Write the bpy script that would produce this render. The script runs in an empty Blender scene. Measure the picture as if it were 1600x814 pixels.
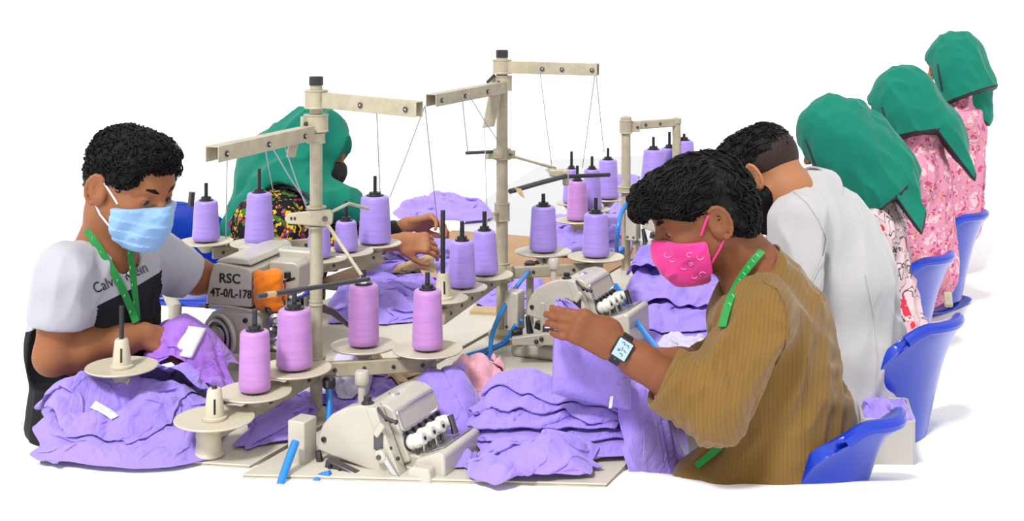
import bpy, bmesh, math, random
import numpy as np
from mathutils import Vector, Matrix, Euler, noise
from mathutils.bvhtree import BVHTree

C = bpy.context.scene.collection
SC = bpy.context.scene
PI = math.pi

# ---------------------------------------------------------------- camera, world, lights, exposure
F = 2000.0                       # focal length in pixels of the 1600 px wide frame
ZC = 1.70                        # camera height
cam = bpy.data.cameras.new('camera')
cam.sensor_fit = 'HORIZONTAL'; cam.sensor_width = 36.0
cam.lens = F / 1600.0 * 36.0
cam.shift_y = -407.0 / 1600.0    # level camera with a shifted lens: uprights stay upright
cam.clip_start = 0.05; cam.clip_end = 100
camo = bpy.data.objects.new('camera', cam); C.objects.link(camo)
camo.location = (0, 0, ZC); camo.rotation_euler = (PI / 2, 0, 0)
SC.camera = camo

w = bpy.data.worlds.new('white_studio'); SC.world = w; w.use_nodes = True
w.node_tree.nodes['Background'].inputs[0].default_value = (1, 1, 1, 1)
w.node_tree.nodes['Background'].inputs[1].default_value = 1.06

def sun(name, e, ang, rot):
    l = bpy.data.lights.new(name, 'SUN'); l.energy = e; l.angle = math.radians(ang)
    o = bpy.data.objects.new(name, l); C.objects.link(o); o.rotation_euler = [math.radians(a) for a in rot]
    o.location = (0, 3, 4)
sun('key_light', 3.5, 10, (36, -22, 0))
SC.view_settings.view_transform = 'Standard'; SC.view_settings.look = 'None'
SC.view_settings.exposure = 0.0; SC.view_settings.gamma = 1.0
SC.view_settings.use_curve_mapping = False

# ---------------------------------------------------------------- helpers
def P(px, py, Y):
    "world point seen at photo pixel (px, py) at depth Y"
    return Vector(((px - 800.0) * Y / F, Y, ZC - py * Y / F))
def PT(px, py, z=0.75):
    "point of the horizontal plane z under photo pixel"
    return P(px, py, (ZC - z) * F / py)
TH = math.radians(24)
D = Vector((math.sin(TH), math.cos(TH), 0)); N = Vector((math.cos(TH), -math.sin(TH), 0))
O0 = Vector((.25, 2.66, 0))
def UV(u, v, z=0.75): return O0 + D * u + N * v + Vector((0, 0, z))
def V(*a): return Vector(a)

def tag(o, label=None, cat=None, group=None, kind=None):
    if label: o['label'] = label
    if cat: o['category'] = cat
    if group: o['group'] = group
    if kind: o['kind'] = kind
    return o
def empty(name, loc, label, cat, group=None):
    o = bpy.data.objects.new(name, None); C.objects.link(o); o.location = loc
    o.empty_display_size = .05
    return tag(o, label, cat, group)
def wloc(p):
    l = Vector((0, 0, 0))
    while p is not None: l = l + p.location; p = p.parent
    return l
def link(name, me, parent=None, bevel=0, sub=0, segs=2):
    "link a mesh whose coordinates are in the frame of its (unrotated) parents' world place"
    o = bpy.data.objects.new(name, me); C.objects.link(o)
    if parent is not None: o.parent = parent
    if bevel:
        b = o.modifiers.new('bevel', 'BEVEL'); b.width = bevel; b.segments = segs; b.limit_method = 'ANGLE'; b.angle_limit = math.radians(35)
    if sub:
        s = o.modifiers.new('sub', 'SUBSURF'); s.levels = sub; s.render_levels = sub
    return o
def dup(o, parent=None):
    c = o.copy(); C.objects.link(c)
    if parent is not None: c.parent = parent; c.matrix_parent_inverse = o.matrix_parent_inverse
    for ch in list(o.children): dup(ch, c)
    return c

class MB:
    "collects simple solids, then becomes ONE mesh object"
    def __init__(s): s.v = []; s.f = []; s.mi = []; s.cur = 0
    def add(s, vs, fs):
        k = len(s.v); s.v += [tuple(v) for v in vs]; s.f += [tuple(i + k for i in f) for f in fs]; s.mi += [s.cur] * len(fs); return s
    def box(s, c, size, rot=None):
        c = Vector(c); h = [x / 2 for x in size]
        M = rot if rot is not None else Matrix.Identity(3)
        vs = [c + M @ Vector((sx * h[0], sy * h[1], sz * h[2])) for sx in (-1, 1) for sy in (-1, 1) for sz in (-1, 1)]
        return s.add(vs, [(0, 1, 3, 2), (4, 6, 7, 5), (0, 4, 5, 1), (2, 3, 7, 6), (0, 2, 6, 4), (1, 5, 7, 3)])
    def bar(s, a, b, wd, ht, up=Vector((0, 0, 1))):
        a = Vector(a); b = Vector(b); x = (b - a).normalized(); y = up.cross(x).normalized(); z = x.cross(y)
        M = Matrix((x, y, z)).transposed()
        return s.box((a + b) / 2, ((b - a).length, wd, ht), M)
    def prism(s, prof, origin, ex, ey, ez, l0, l1):
        "profile points (a,b) in plane ex,ey; extruded along ez from l0 to l1"
        origin = Vector(origin); n = len(prof)
        vs = [origin + ex * a + ey * b + ez * l for l in (l0, l1) for a, b in prof]
        fs = [tuple(range(n))[::-1], tuple(range(n, 2 * n))] + [(i, (i + 1) % n, n + (i + 1) % n, n + i) for i in range(n)]
        return s.add(vs, fs)
    def tube(s, pts, r, n=10, caps=True, flat=None):
        pts = [Vector(p) for p in pts]; m = len(pts)
        rs = r if isinstance(r, (list, tuple)) else [r] * m
        T = [(pts[min(i + 1, m - 1)] - pts[max(i - 1, 0)]).normalized() for i in range(m)]
        up = Vector((0, 0, 1)) if abs(T[0].z) < .95 else Vector((1, 0, 0))
        nx = T[0].cross(up).normalized(); vs = []
        for i in range(m):
            nx = (nx - T[i] * nx.dot(T[i])).normalized(); ny = T[i].cross(nx)
            for k in range(n):
                a = 2 * PI * k / n
                vs.append(pts[i] + (nx * math.cos(a) + ny * math.sin(a) * (flat or 1)) * rs[i])
        fs = [(i * n + k, i * n + (k + 1) % n, (i + 1) * n + (k + 1) % n, (i + 1) * n + k) for i in range(m - 1) for k in range(n)]
        if caps: fs += [tuple(range(n))[::-1], tuple(range((m - 1) * n, m * n))]
        return s.add(vs, fs)
    def lathe(s, prof, c=(0, 0, 0), n=32, axis=None, rot=None):
        "profile (r, z) revolved about z at c (or rot)"
        c = Vector(c); M = rot if rot is not None else (axis.to_track_quat('Z', 'Y').to_matrix() if axis is not None else Matrix.Identity(3))
        vs = []; fs = []; m = len(prof)
        for r, z in prof:
            for k in range(n):
                a = 2 * PI * k / n; vs.append(c + M @ Vector((r * math.cos(a), r * math.sin(a), z)))
        for i in range(m - 1):
            for k in range(n):
                fs.append((i * n + k, i * n + (k + 1) % n, (i + 1) * n + (k + 1) % n, (i + 1) * n + k))
        fs.append(tuple(range(n))[::-1]); fs.append(tuple(range((m - 1) * n, m * n)))
        return s.add(vs, fs)
    def cyl(s, a, b, r, n=16, r2=None):
        a = Vector(a); b = Vector(b); L = (b - a).length
        return s.lathe([(r, 0), (r if r2 is None else r2, L)], a, n, (b - a).normalized())
    def ball(s, c, r, n=12):
        return s.lathe([(max(1e-4, r * math.sin(PI * i / 8)), -r * math.cos(PI * i / 8)) for i in range(9)], c, n)
    def mesh(s, name, mats, off=Vector((0, 0, 0)), smooth=True, ang=32):
        me = bpy.data.meshes.new(name)
        me.from_pydata([(v[0] - off[0], v[1] - off[1], v[2] - off[2]) for v in s.v], [], s.f)
        for m in (mats if isinstance(mats, (list, tuple)) else [mats]): me.materials.append(m)
        if any(s.mi): me.polygons.foreach_set('material_index', s.mi)
        bm = bmesh.new(); bm.from_mesh(me); bmesh.ops.recalc_face_normals(bm, faces=bm.faces); bm.to_mesh(me); bm.free()
        if smooth:
            me.polygons.foreach_set('use_smooth', [True] * len(me.polygons)); me.set_sharp_from_angle(angle=math.radians(ang))
        me.update(); return me
    def build(s, name, mats, parent=None, bevel=0, sub=0, smooth=True, ang=32, segs=2):
        if parent is not None: return link(name, s.mesh(name, mats, wloc(parent), smooth, ang), parent, bevel, sub, segs)
        # a top-level thing: origin at its own base
        a = np.array(s.v); c = (a.min(0) + a.max(0)) / 2; off = Vector((c[0], c[1], a[:, 2].min()))
        o = link(name, s.mesh(name, mats, off, smooth, ang), None, bevel, sub, segs); o.location = off; return o

def npmesh(name, vs, quads, mats, parent=None, smooth=True, mi=None, top=False, sub=0):
    "mesh object from numpy arrays (world coordinates)"
    vs = np.asarray(vs, dtype=np.float64)
    if parent is not None: off = np.array(wloc(parent))
    elif top: off = np.array([(vs[:, 0].min() + vs[:, 0].max()) / 2, (vs[:, 1].min() + vs[:, 1].max()) / 2, vs[:, 2].min()])
    else: off = np.zeros(3)
    me = bpy.data.meshes.new(name); q = np.asarray(quads, dtype=np.int32); k = q.shape[1]
    me.vertices.add(len(vs)); me.vertices.foreach_set('co', (vs - off).astype(np.float32).ravel())
    me.loops.add(q.size); me.loops.foreach_set('vertex_index', q.ravel())
    me.polygons.add(len(q)); me.polygons.foreach_set('loop_start', np.arange(len(q), dtype=np.int32) * k)
    for m in (mats if isinstance(mats, (list, tuple)) else [mats]): me.materials.append(m)
    if mi is not None: me.polygons.foreach_set('material_index', np.asarray(mi, dtype=np.int32))
    me.polygons.foreach_set('use_smooth', np.full(len(q), smooth))
    me.update(calc_edges=True); me.validate()
    o = link(name, me, parent, 0, sub)
    if top and parent is None: o.location = off
    return o

# ---------------------------------------------------------------- materials
def srgb(r, g, b):
    f = lambda c: (c / 255) / 12.92 if c / 255 <= .04045 else ((c / 255 + .055) / 1.055) ** 2.4
    return (f(r), f(g), f(b), 1)
K = 0.70   # albedo = photo colour times this (the light level the white room gives)
def alb(r, g, b, k=None):
    c = srgb(r, g, b); k = K if k is None else k
    return (c[0] * k, c[1] * k, c[2] * k, 1)
def newmat(name):
    m = bpy.data.materials.new(name); m.use_nodes = True
    return m, m.node_tree, m.node_tree.nodes['Principled BSDF']
def nd(nt, typ, **kw):
    n = nt.nodes.new(typ)
    for k, v in kw.items():
        if k.startswith('i_'): n.inputs[int(k[2:]) if k[2:].isdigit() else k[2:].replace('_', ' ')].default_value = v
        else: setattr(n, k, v)
    return n
def L(nt, a, b): nt.links.new(a, b)
def mat(name, col, rough=.5, metal=0, spec=.5, var=0, vscale=8, bump=0, bscale=60, col2=None, sheen=0, coat=0, sss=0):
    m, nt, b = newmat(name)
    b.inputs['Base Color'].default_value = col; b.inputs['Roughness'].default_value = rough
    b.inputs['Metallic'].default_value = metal; b.inputs['Specular IOR Level'].default_value = spec
    if sheen: b.inputs['Sheen Weight'].default_value = sheen
    if coat: b.inputs['Coat Weight'].default_value = coat
    if sss:
        b.inputs['Subsurface Weight'].default_value = sss; b.inputs['Subsurface Radius'].default_value = (.012, .004, .002); b.inputs['Subsurface Scale'].default_value = 1
    if var or bump: tc = nd(nt, 'ShaderNodeTexCoord')
    if var:
        no = nd(nt, 'ShaderNodeTexNoise', i_Scale=vscale, i_Detail=6.0, i_Roughness=.6); L(nt, tc.outputs['Object'], no.inputs['Vector'])
        r = nd(nt, 'ShaderNodeValToRGB'); L(nt, no.outputs[0], r.inputs[0])
        r.color_ramp.elements[0].position = .35; r.color_ramp.elements[1].position = .65
        c2 = col2 or (col[0] * (1 - var), col[1] * (1 - var), col[2] * (1 - var), 1)
        r.color_ramp.elements[0].color = c2; r.color_ramp.elements[1].color = col
        L(nt, r.outputs[0], b.inputs['Base Color'])
    if bump:
        n2 = nd(nt, 'ShaderNodeTexNoise', i_Scale=bscale, i_Detail=4.0); L(nt, tc.outputs['Object'], n2.inputs['Vector'])
        bp = nd(nt, 'ShaderNodeBump', i_Strength=bump, i_Distance=.004); L(nt, n2.outputs[0], bp.inputs['Height']); L(nt, bp.outputs[0], b.inputs['Normal'])
    return m
def weave(name, col, scale=900, bump=.25, var=.12, rough=.85, sheen=.25, wrinkle=0):
    "knitted or woven cloth: fine ribs in the relief, faint mottling in the colour"
    m, nt, b = newmat(name); tc = nd(nt, 'ShaderNodeTexCoord')
    b.inputs['Roughness'].default_value = rough; b.inputs['Sheen Weight'].default_value = sheen; b.inputs['Specular IOR Level'].default_value = .2
    no = nd(nt, 'ShaderNodeTexNoise', i_Scale=22.0, i_Detail=8.0, i_Roughness=.7); L(nt, tc.outputs['Object'], no.inputs['Vector'])
    r = nd(nt, 'ShaderNodeValToRGB'); L(nt, no.outputs[0], r.inputs[0]); r.color_ramp.elements[0].position = .3; r.color_ramp.elements[1].position = .7
    r.color_ramp.elements[0].color = (col[0] * (1 - var), col[1] * (1 - var), col[2] * (1 - var * .6), 1); r.color_ramp.elements[1].color = col
    L(nt, r.outputs[0], b.inputs['Base Color'])
    wv = nd(nt, 'ShaderNodeTexNoise', i_Scale=float(scale), i_Detail=2.0)
    mp = nd(nt, 'ShaderNodeMapping'); mp.inputs['Scale'].default_value = (1, 1, .25); L(nt, tc.outputs['Object'], mp.inputs['Vector']); L(nt, mp.outputs[0], wv.inputs['Vector'])
    n3 = nd(nt, 'ShaderNodeTexNoise', i_Scale=55.0, i_Detail=5.0); L(nt, tc.outputs['Object'], n3.inputs['Vector'])
    ad = nd(nt, 'ShaderNodeMath', operation='MULTIPLY_ADD'); L(nt, n3.outputs[0], ad.inputs[0]); ad.inputs[1].default_value = 2.0; L(nt, wv.outputs[0], ad.inputs[2])
    bp = nd(nt, 'ShaderNodeBump', i_Strength=bump, i_Distance=.002); L(nt, ad.outputs[0], bp.inputs['Height']); L(nt, bp.outputs[0], b.inputs['Normal'])
    if wrinkle:
        n5 = nd(nt, 'ShaderNodeTexNoise', i_Scale=11.0, i_Detail=3.0, i_Distortion=1.6); m5 = nd(nt, 'ShaderNodeMapping'); m5.inputs['Scale'].default_value = (1, .45, 1); m5.inputs['Rotation'].default_value = (0, 0, .7)
        L(nt, tc.outputs['Object'], m5.inputs['Vector']); L(nt, m5.outputs[0], n5.inputs['Vector'])
        sb = nd(nt, 'ShaderNodeMath', operation='SUBTRACT'); L(nt, n5.outputs[0], sb.inputs[0]); sb.inputs[1].default_value = .5
        ab = nd(nt, 'ShaderNodeMath', operation='ABSOLUTE'); L(nt, sb.outputs[0], ab.inputs[0]); pw = nd(nt, 'ShaderNodeMath', operation='POWER'); L(nt, ab.outputs[0], pw.inputs[0]); pw.inputs[1].default_value = .6
        b5 = nd(nt, 'ShaderNodeBump', i_Strength=wrinkle, i_Distance=.02); L(nt, pw.outputs[0], b5.inputs['Height']); L(nt, b5.outputs[0], bp.inputs['Normal'])
    return m

M = {}
M['cream'] = mat('cream_enamel', alb(226, 215, 190), .38, var=.1, vscale=9, bump=.05, bscale=200)
M['arm'] = mat('aged_cream_enamel', alb(205, 193, 165), .42, var=.22, vscale=26, bump=.05, bscale=200)
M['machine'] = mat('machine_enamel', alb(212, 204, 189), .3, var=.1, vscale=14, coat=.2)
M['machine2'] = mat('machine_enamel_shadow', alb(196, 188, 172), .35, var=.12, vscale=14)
M['table'] = mat('cream_laminate', alb(230, 221, 203), .4, var=.12, vscale=5, bump=.03, bscale=150)
M['edge'] = mat('table_edging', alb(205, 192, 168), .55, var=.2, vscale=20)
M['grey'] = mat('pale_grey_laminate', alb(216, 216, 217), .45, var=.04, vscale=3)
M['brown'] = mat('brown_board', alb(193, 148, 100), .55, var=.18, vscale=6)
M['card'] = mat('cardboard', alb(214, 184, 138), .7, var=.15, vscale=18)
M['black'] = mat('black_plastic', alb(32, 31, 36), .35)
M['rubber'] = mat('black_rubber', alb(22, 22, 25), .6)
M['steel'] = mat('steel', (.55, .55, .56, 1), .28, metal=1)
M['darksteel'] = mat('dark_steel', (.12, .11, .12, 1), .35, metal=1)
M['rod'] = mat('black_rod', alb(58, 56, 60), .3)
M['white'] = mat('white_plastic', alb(240, 236, 226), .3)
M['blue_tube'] = mat('blue_hose', alb(28, 140, 232), .25, coat=.3)
M['paper'] = mat('white_paper', alb(250, 250, 252, .75), .7)
M['thread_line'] = mat('white_thread', alb(190, 186, 200), .6)
# ---------------------------------------------------------------- the setting: a white floor sweep
def floor_z(x, y):
    # .742 in front of the benches, sloping down to .545 beside and behind them
    t = np.clip((y - 2.62) / (3.30 - 2.62), 0, 1)
    right = .742 - .03 * np.clip((x - .2) / .2, 0, 1) * np.clip((y - 2.45) / .2, 0, 1) + (.55 - .742 + .03 * 0) * t
    t2 = np.clip((y - 2.64) / .22, 0, 1)
    rest = .742 + (.55 - .742) * t2 * t2 * (3 - 2 * t2)
    k = np.clip((x - .15) / .12, 0, 1)
    return np.maximum(rest * (1 - k) + right * k, .545)
xs = np.concatenate([np.linspace(-14, -1.6, 20), np.linspace(-1.5, 2.2, 90), np.linspace(2.4, 14, 20)])
ys = np.concatenate([np.linspace(-6, 1.9, 16), np.linspace(2.0, 4.0, 80), np.linspace(4.2, 30, 30)])
gx, gy = np.meshgrid(xs, ys, indexing='ij'); gz = floor_z(gx, gy)
idx = np.arange(gx.size).reshape(gx.shape)
q = np.stack([idx[:-1, :-1], idx[1:, :-1], idx[1:, 1:], idx[:-1, 1:]], -1).reshape(-1, 4)
M['floor'] = mat('white_floor', (.95, .95, .95, 1), .9, spec=.1)
fl = npmesh('floor', np.stack([gx, gy, gz], -1).reshape(-1, 3), q, M['floor']); tag(fl, kind='structure')

# ---------------------------------------------------------------- benches
def bench(name, poly, label, m=None, thick=.026, z=.75, cat='table', legs=True, seams=()):
    c = sum((Vector(p) for p in poly), Vector()) / len(poly)
    t = empty(name, (c.x, c.y, .55), label, cat)
    pr = [(p[0], p[1]) for p in poly]
    X, Y, Z = V(1, 0, 0), V(0, 1, 0), V(0, 0, 1)
    MB().prism(pr, (0, 0, 0), X, Y, Z, z - .004, z).build('tabletop', m or M['table'], t, bevel=.0015)
    pe = [(c.x + (p[0] - c.x) * .999, c.y + (p[1] - c.y) * .999) for p in pr]
    MB().prism(pe, (0, 0, 0), X, Y, Z, z - thick, z - .0042).build('edge_band', M['edge'], t, bevel=.003)
    if legs:
        for p in pr:
            q = c + (Vector((p[0], p[1], c.z)) - c) * .86
            zf = float(floor_z(np.array(q.x), np.array(q.y)))
            if z - thick - zf > .02:
                MB().box((q.x, q.y, (zf + z - thick) / 2), (.04, .04, z - thick - zf)).build('leg', M['arm'], t, bevel=.003)
    return t
def uvp(*l): return [UV(u, v) for u, v in l]
g = .004
fl_l = UV(-.43, -.89)
# left front unit: its end is square to the aisle at Y 2.63
def on_v(v, Y):     # point of the line v = const at depth Y
    u = (Y - O0.y - N.y * v) / D.y; return UV(u, v)
bench('sewing_table', [PT(62, 714), PT(240, 717), on_v(-.70, 2.615), UV(.22, -.70), UV(.22, -1.27), PT(205, 606), PT(72, 640)], 'cream topped bench at front left under the largest lavender heap')
bench('sewing_table', [UV(.22 + g, -1.34), UV(.22 + g, -.70), UV(1.14, -.70), UV(1.14, -1.34)], 'cream bench under the sewing machine with the black lettering')
bench('sewing_table', [on_v(-.685, 2.565), on_v(.0, 2.515), UV(.30, 0), UV(.30, -.685)], 'cream bench at the front under the nearest overlock machine')
bench('sewing_table', [UV(.30 + g, -.685), UV(.30 + g, 0), UV(1.42, 0), UV(1.42, -.685)], 'cream bench with the blue hoses and the second overlock machine')
bench('sewing_table', [UV(1.42 + g, -.645), UV(1.42 + g, 0), UV(3.3, 0), UV(3.3, -.645)], 'cream bench far right in front of the women in green scarves')
bench('wooden_table', [UV(1.15, -1.52), UV(1.15, -.705), UV(1.41, -.705), UV(1.425, -.655), UV(2.2, -.655), UV(2.2, -1.52)], 'brown wooden topped bench in the middle before the pale grey table', M['brown'])
bench('cutting_table', [UV(2.2 + g, -1.50), UV(3.0, -1.75), UV(4.5, -2.05), UV(5.1, -1.45), UV(4.9, -.66), UV(2.2 + g, -.655)], 'wide pale grey table far back beyond the brown bench', M['grey'])
# trough boards between the two rows, lower than the tops
o = MB().prism([(p.x, p.y) for p in (on_v(-.698, 2.62), on_v(-.687, 2.6), UV(1.14, -.687), UV(1.14, -.698))], (0, 0, 0), V(1, 0, 0), V(0, 1, 0), V(0, 0, 1), .70, .735).build('filler_strip', M['edge'])
tag(o, 'narrow cream filler strip in the gap between the front benches', 'strip')
# ---------------------------------------------------------------- thread stands
X_, Y_, Z_ = V(1, 0, 0), V(0, 1, 0), V(0, 0, 1)
def channel(t, a, b, wd=.026, ht=.03, th=.0025, name='thread_arm', m=None, eyes=(), side=-1):
    "inverted steel channel from a to b (top centre line), eyelets on its camera side"
    a = Vector(a); b = Vector(b); ax = (b - a).normalized(); sd = ax.cross(Z_).normalized(); up = sd.cross(ax)
    h = wd / 2
    pr = [(-h, -ht), (-h, 0), (h, 0), (h, -ht), (h - th, -ht), (h - th, -th), (-h + th, -th), (-h + th, -ht)]
    o = MB().prism(pr, a, sd, up, ax, 0, (b - a).length).build(name, m or M['arm'], t, bevel=.001)
    fs = sd if sd.y < 0 else -sd
    for e in eyes:
        c = a + ax * (e * (b - a).length) - up * ht * .55 + fs * (h)
        mb = MB(); mb.lathe([(.0055, 0), (.0065, .003), (.003, .004), (.0025, 0)], c, 12, fs)
        oo = mb.build('eyelet', M['darksteel'], o)
        MB().ball(c + fs * .003, .0022, 8).build('eyelet_bead', M['white'], o)
    return o
def collar(t, c, r, h, name='clamp_collar', m=None, lug=None):
    mb = MB(); mb.lathe([(r * .96, -h / 2), (r * 1.06, -h / 2), (r * 1.06, -h / 2 + .003), (r, -h / 2 + .004), (r, h / 2 - .004), (r * 1.06, h / 2 - .003), (r * 1.06, h / 2), (r * .96, h / 2)], c, 24)
    if lug is not None:
        l = Vector(lug); mb.bar(Vector(c), Vector(c) + l, .014, h * .8)
    o = mb.build(name, m or M['arm'], t, bevel=.0008)
    if lug is not None:
        s = l.normalized().cross(Z_); s = s if s.y < 0 else -s
        MB().lathe([(.005, 0), (.005, .003), (.002, .0045)], Vector(c) + l * .8 + s * .007, 10, s).build('clamp_screw', M['darksteel'], o)
    return o
def plate(t, p, r=.083, pin=.17, cup=False, drop=.03, pin_r=.0055, m=None):
    p = Vector(p)
    MB().lathe([(.01, -.008), (r * .55, -.006), (r * .97, -.001), (r, .002), (r * .985, .004), (r * .6, .001), (.012, 0)], p, 40).build('spool_plate', m or M['cream'], t, ang=50)
    MB().lathe([(.008, -drop), (.012, -drop), (.03, -.009), (.006, -.006)], p, 16).build('plate_bracket', M['arm'], t)
    if cup:
        o = MB().lathe([(.026, .001), (.026, .006), (.021, .008), (.015, .06), (.0125, .064), (.004, .064)], p, 20).build('spool_cup', M['cream'], t)
        for k in range(3):
            a = -PI / 2 + .25 + (k - 1) * 2.1
            d = V(math.cos(a), math.sin(a), 0)
            MB().bar(p + d * .0195 + Z_ * .016, p + d * .0157 + Z_ * .046, .004, .003, up=d).build('cup_slot', M['rubber'], o)
    if pin: MB().cyl(p + Z_ * .001, p + Z_ * pin, pin_r, 12).build('spool_pin', M['black'], t, bevel=.001)
def thread_mat(name, c):
    m, nt, b = newmat(name); tc = nd(nt, 'ShaderNodeTexCoord'); sp = nd(nt, 'ShaderNodeSeparateXYZ'); L(nt, tc.outputs['Object'], sp.inputs[0])
    wv = nd(nt, 'ShaderNodeTexWave', wave_type='BANDS', bands_direction='Z', i_Scale=330.0, i_Distortion=1.2, i_Detail=1.0); L(nt, tc.outputs['Object'], wv.inputs['Vector'])
    bp = nd(nt, 'ShaderNodeBump', i_Strength=.12, i_Distance=.001); L(nt, wv.outputs[1], bp.inputs['Height']); L(nt, bp.outputs[0], b.inputs['Normal'])
    no = nd(nt, 'ShaderNodeTexNoise', i_Scale=30.0); mp = nd(nt, 'ShaderNodeMapping'); mp.inputs['Scale'].default_value = (.3, .3, 3)
    L(nt, tc.outputs['Object'], mp.inputs['Vector']); L(nt, mp.outputs[0], no.inputs['Vector'])
    r = nd(nt, 'ShaderNodeValToRGB'); L(nt, no.outputs[0], r.inputs[0]); r.color_ramp.elements[0].position = .4; r.color_ramp.elements[1].position = .6
    r.color_ramp.elements[0].color = (c[0] * .9, c[1] * .88, c[2] * .93, 1); r.color_ramp.elements[1].color = c
    L(nt, r.outputs[0], b.inputs['Base Color'])
    b.inputs['Roughness'].default_value = .45; b.inputs['Sheen Weight'].default_value = .2
    return m
M['lav'] = thread_mat('lavender_thread', alb(182, 154, 246))
M['pinkthr'] = thread_mat('orchid_thread', alb(210, 148, 222))
def cone(p, h, wb, wt, m, label, group):
    t = empty('thread_cone', p, label, 'thread cone', group); p = Vector(p)
    rb, rt = wb / 2, wt / 2
    MB().lathe([(rb * .9, .006), (rb, .010), (rb * .99, .02), (rt * 1.01, h - .008), (rt * .97, h - .003), (rt * .86, h), (rt * .4, h)], p, 40).build('thread', m, t, ang=50)
    MB().lathe([(rb * .7, .0045), (rb * .82, .0045), (rb * .84, .0062), (rb * .84, .009), (rb * .7, .009)], p, 32).build('cone_base', M['black'], t)
    MB().lathe([(rt * .35, h - .002), (rt * .62, h), (rt * .62, h + .004), (rt * .45, h + .005), (rt * .42, h + .012), (rt * .3, h + .013), (.0062, h + .013)], p, 24).build('cone_collar', M['black'], t)
    return t
def cone_px(px, yt, yb, wb, wt, pos, m, label, group):
    s = pos[1] / F
    return cone(pos, (yb - yt) * s * 1.04, wb * s, wt * s, m, label, group)
def stand(name_loc, label):
    return empty('thread_stand', name_loc, label, 'thread stand', 'thread stands on the benches')
def bracket_bar(t, a, b, wd=.012, ht=.03, holes=4):
    "spool bar: flat bar set on edge with rounded end and screws"
    a = Vector(a); b = Vector(b)
    o = MB().bar(a, b, wd, ht).build('spool_bar', M['arm'], t, bevel=.003)
    ax = (b - a).normalized(); s = ax.cross(Z_); s = s if s.y < 0 else -s
    for k in range(holes):
        c = a.lerp(b, (k + .5) / holes) + s * wd / 2
        MB().lathe([(.005, 0), (.004, .003), (.001, .0035)], c, 10, s).build('bar_screw', M['darksteel'], o)
    return o

G_A = 'orchid pink cones on the nearest stand'; G_B = 'lavender cones on the stand behind the nearest pole'
G_C = 'lavender cones on the second stand'; G_D = 'cones far back near the third stand'
# --- stand A: pole at photo x 493
zA = .89
A = P(494, 0, 2.92); A.z = .75
t = stand(A, 'nearest tall cream thread stand with orchid cones and two channel arms')
def polepart(t, base, top_z, r, z0=None):
    MB().lathe([(r, 0), (r, top_z - base[2])], base, 24).build('pole', M['arm'], t)
topA = ZC - 133 * 2.92 / F
polepart(t, A, topA, .0142)
MB().lathe([(.0165, 0), (.0165, .018), (.0145, .020), (.004, .020)], (A.x, A.y, topA), 24).build('pole_cap', M['black'], t)
MB().lathe([(.034, 0), (.034, .012), (.02, .02), (.0145, .021)], A, 24).build('pole_foot', M['arm'], t)
z1 = ZC - 155 * 2.92 / F; z2 = ZC - 192 * 2.92 / F
ax1 = Vector((.25, -.19, -.002)); ax2 = Vector((-.125, -.40, 0))
collar(t, (A.x, A.y, z1), .026, .042, lug=ax1.normalized() * .04)
channel(t, Vector((A.x, A.y, z1 + .016)) + ax1.normalized() * .03, Vector((A.x, A.y, z1 + .012)) + ax1 * 1.0, ht=.034, wd=.024, eyes=(.43, .9))
collar(t, (A.x, A.y, z2), .027, .04, lug=Vector((-.03, -.02, 0)))
channel(t, Vector((A.x - .012, A.y - .03, z2 - .004)), Vector((A.x - .012, A.y - .03, z2 - .004)) + ax2, ht=.032, wd=.03, eyes=(.12, .52, .93))
collar(t, (A.x, A.y, z2 - .034), .020, .024, m=M['arm'])
# plate tab under the left arm
MB().prism([(0, 0), (.035, 0), (.045, -.03), (.015, -.034)], (A.x - .03, A.y - .06, z2 - .035), V(-.45, -.88, 0).normalized(), Z_, V(.88, -.45, 0), 0, .002).build('guide_tab', M['arm'], t)
pa = [PT(335, 655, .83), PT(398, 613, .858), PT(460, 577, .88), PT(568, 541, .892), PT(668, 547, .892)]
# spool bars
dl = (pa[0] - pa[2]).normalized()
a0 = Vector((A.x, A.y, .86)); bracket_bar(t, Vector((A.x, A.y - .012, .85)), Vector((pa[0].x, pa[0].y, .80)) + Vector((0, .02, 0)), wd=.018, ht=.034, holes=5)
bracket_bar(t, a0 + V(.01, -.012, 0), Vector((pa[4].x + .02, pa[4].y + .005, .86)), wd=.018, ht=.034, holes=4)
collar(t, (A.x, A.y, .862), .021, .05, lug=V(.02, -.028, 0)); collar(t, (A.x, A.y, 1.01), .0155, .012)
plate(t, pa[0], r=.083, pin=.07, cup=True); plate(t, pa[1], r=.0795, pin=.178); plate(t, pa[2], r=.083, pin=.18); plate(t, pa[3], r=.078, pin=.18); plate(t, pa[4], r=.082, pin=.18)
# round foot post of the near plate
MB().lathe([(.031, 0), (.033, .004), (.028, .01), (.026, .03), (.027, .045), (.022, .055), (.016, .068), (.010, .072)], (pa[0].x - .014, pa[0].y + .01, .752), 24).build('plate_post', M['cream'], t)
for n_, (k, px, yt, yb, wb, wt, lab) in enumerate([(1, 396, 525, 618, 50, 45, 'orchid thread cone leftmost of the four on the nearest stand'),
        (2, 459, 490, 581, 57, 50, 'orchid thread cone in front of the nearest pole, under the black rod'),
        (3, 569, 450, 543, 49, 45, 'orchid thread cone just right of the nearest pole with steel washer on top'),
        (4, 667, 460, 551, 49, 43, 'orchid thread cone at the right end of the nearest stand bar')]):
    cone_px(px, yt, yb, wb, wt, pa[k], M['pinkthr'], lab, G_A)
MB().lathe([(.016, 0), (.018, .003), (.018, .010), (.012, .012), (.007, .012)], pa[3] + Z_ * .147, 20).build('steel_washer', M['steel'], t)
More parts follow.
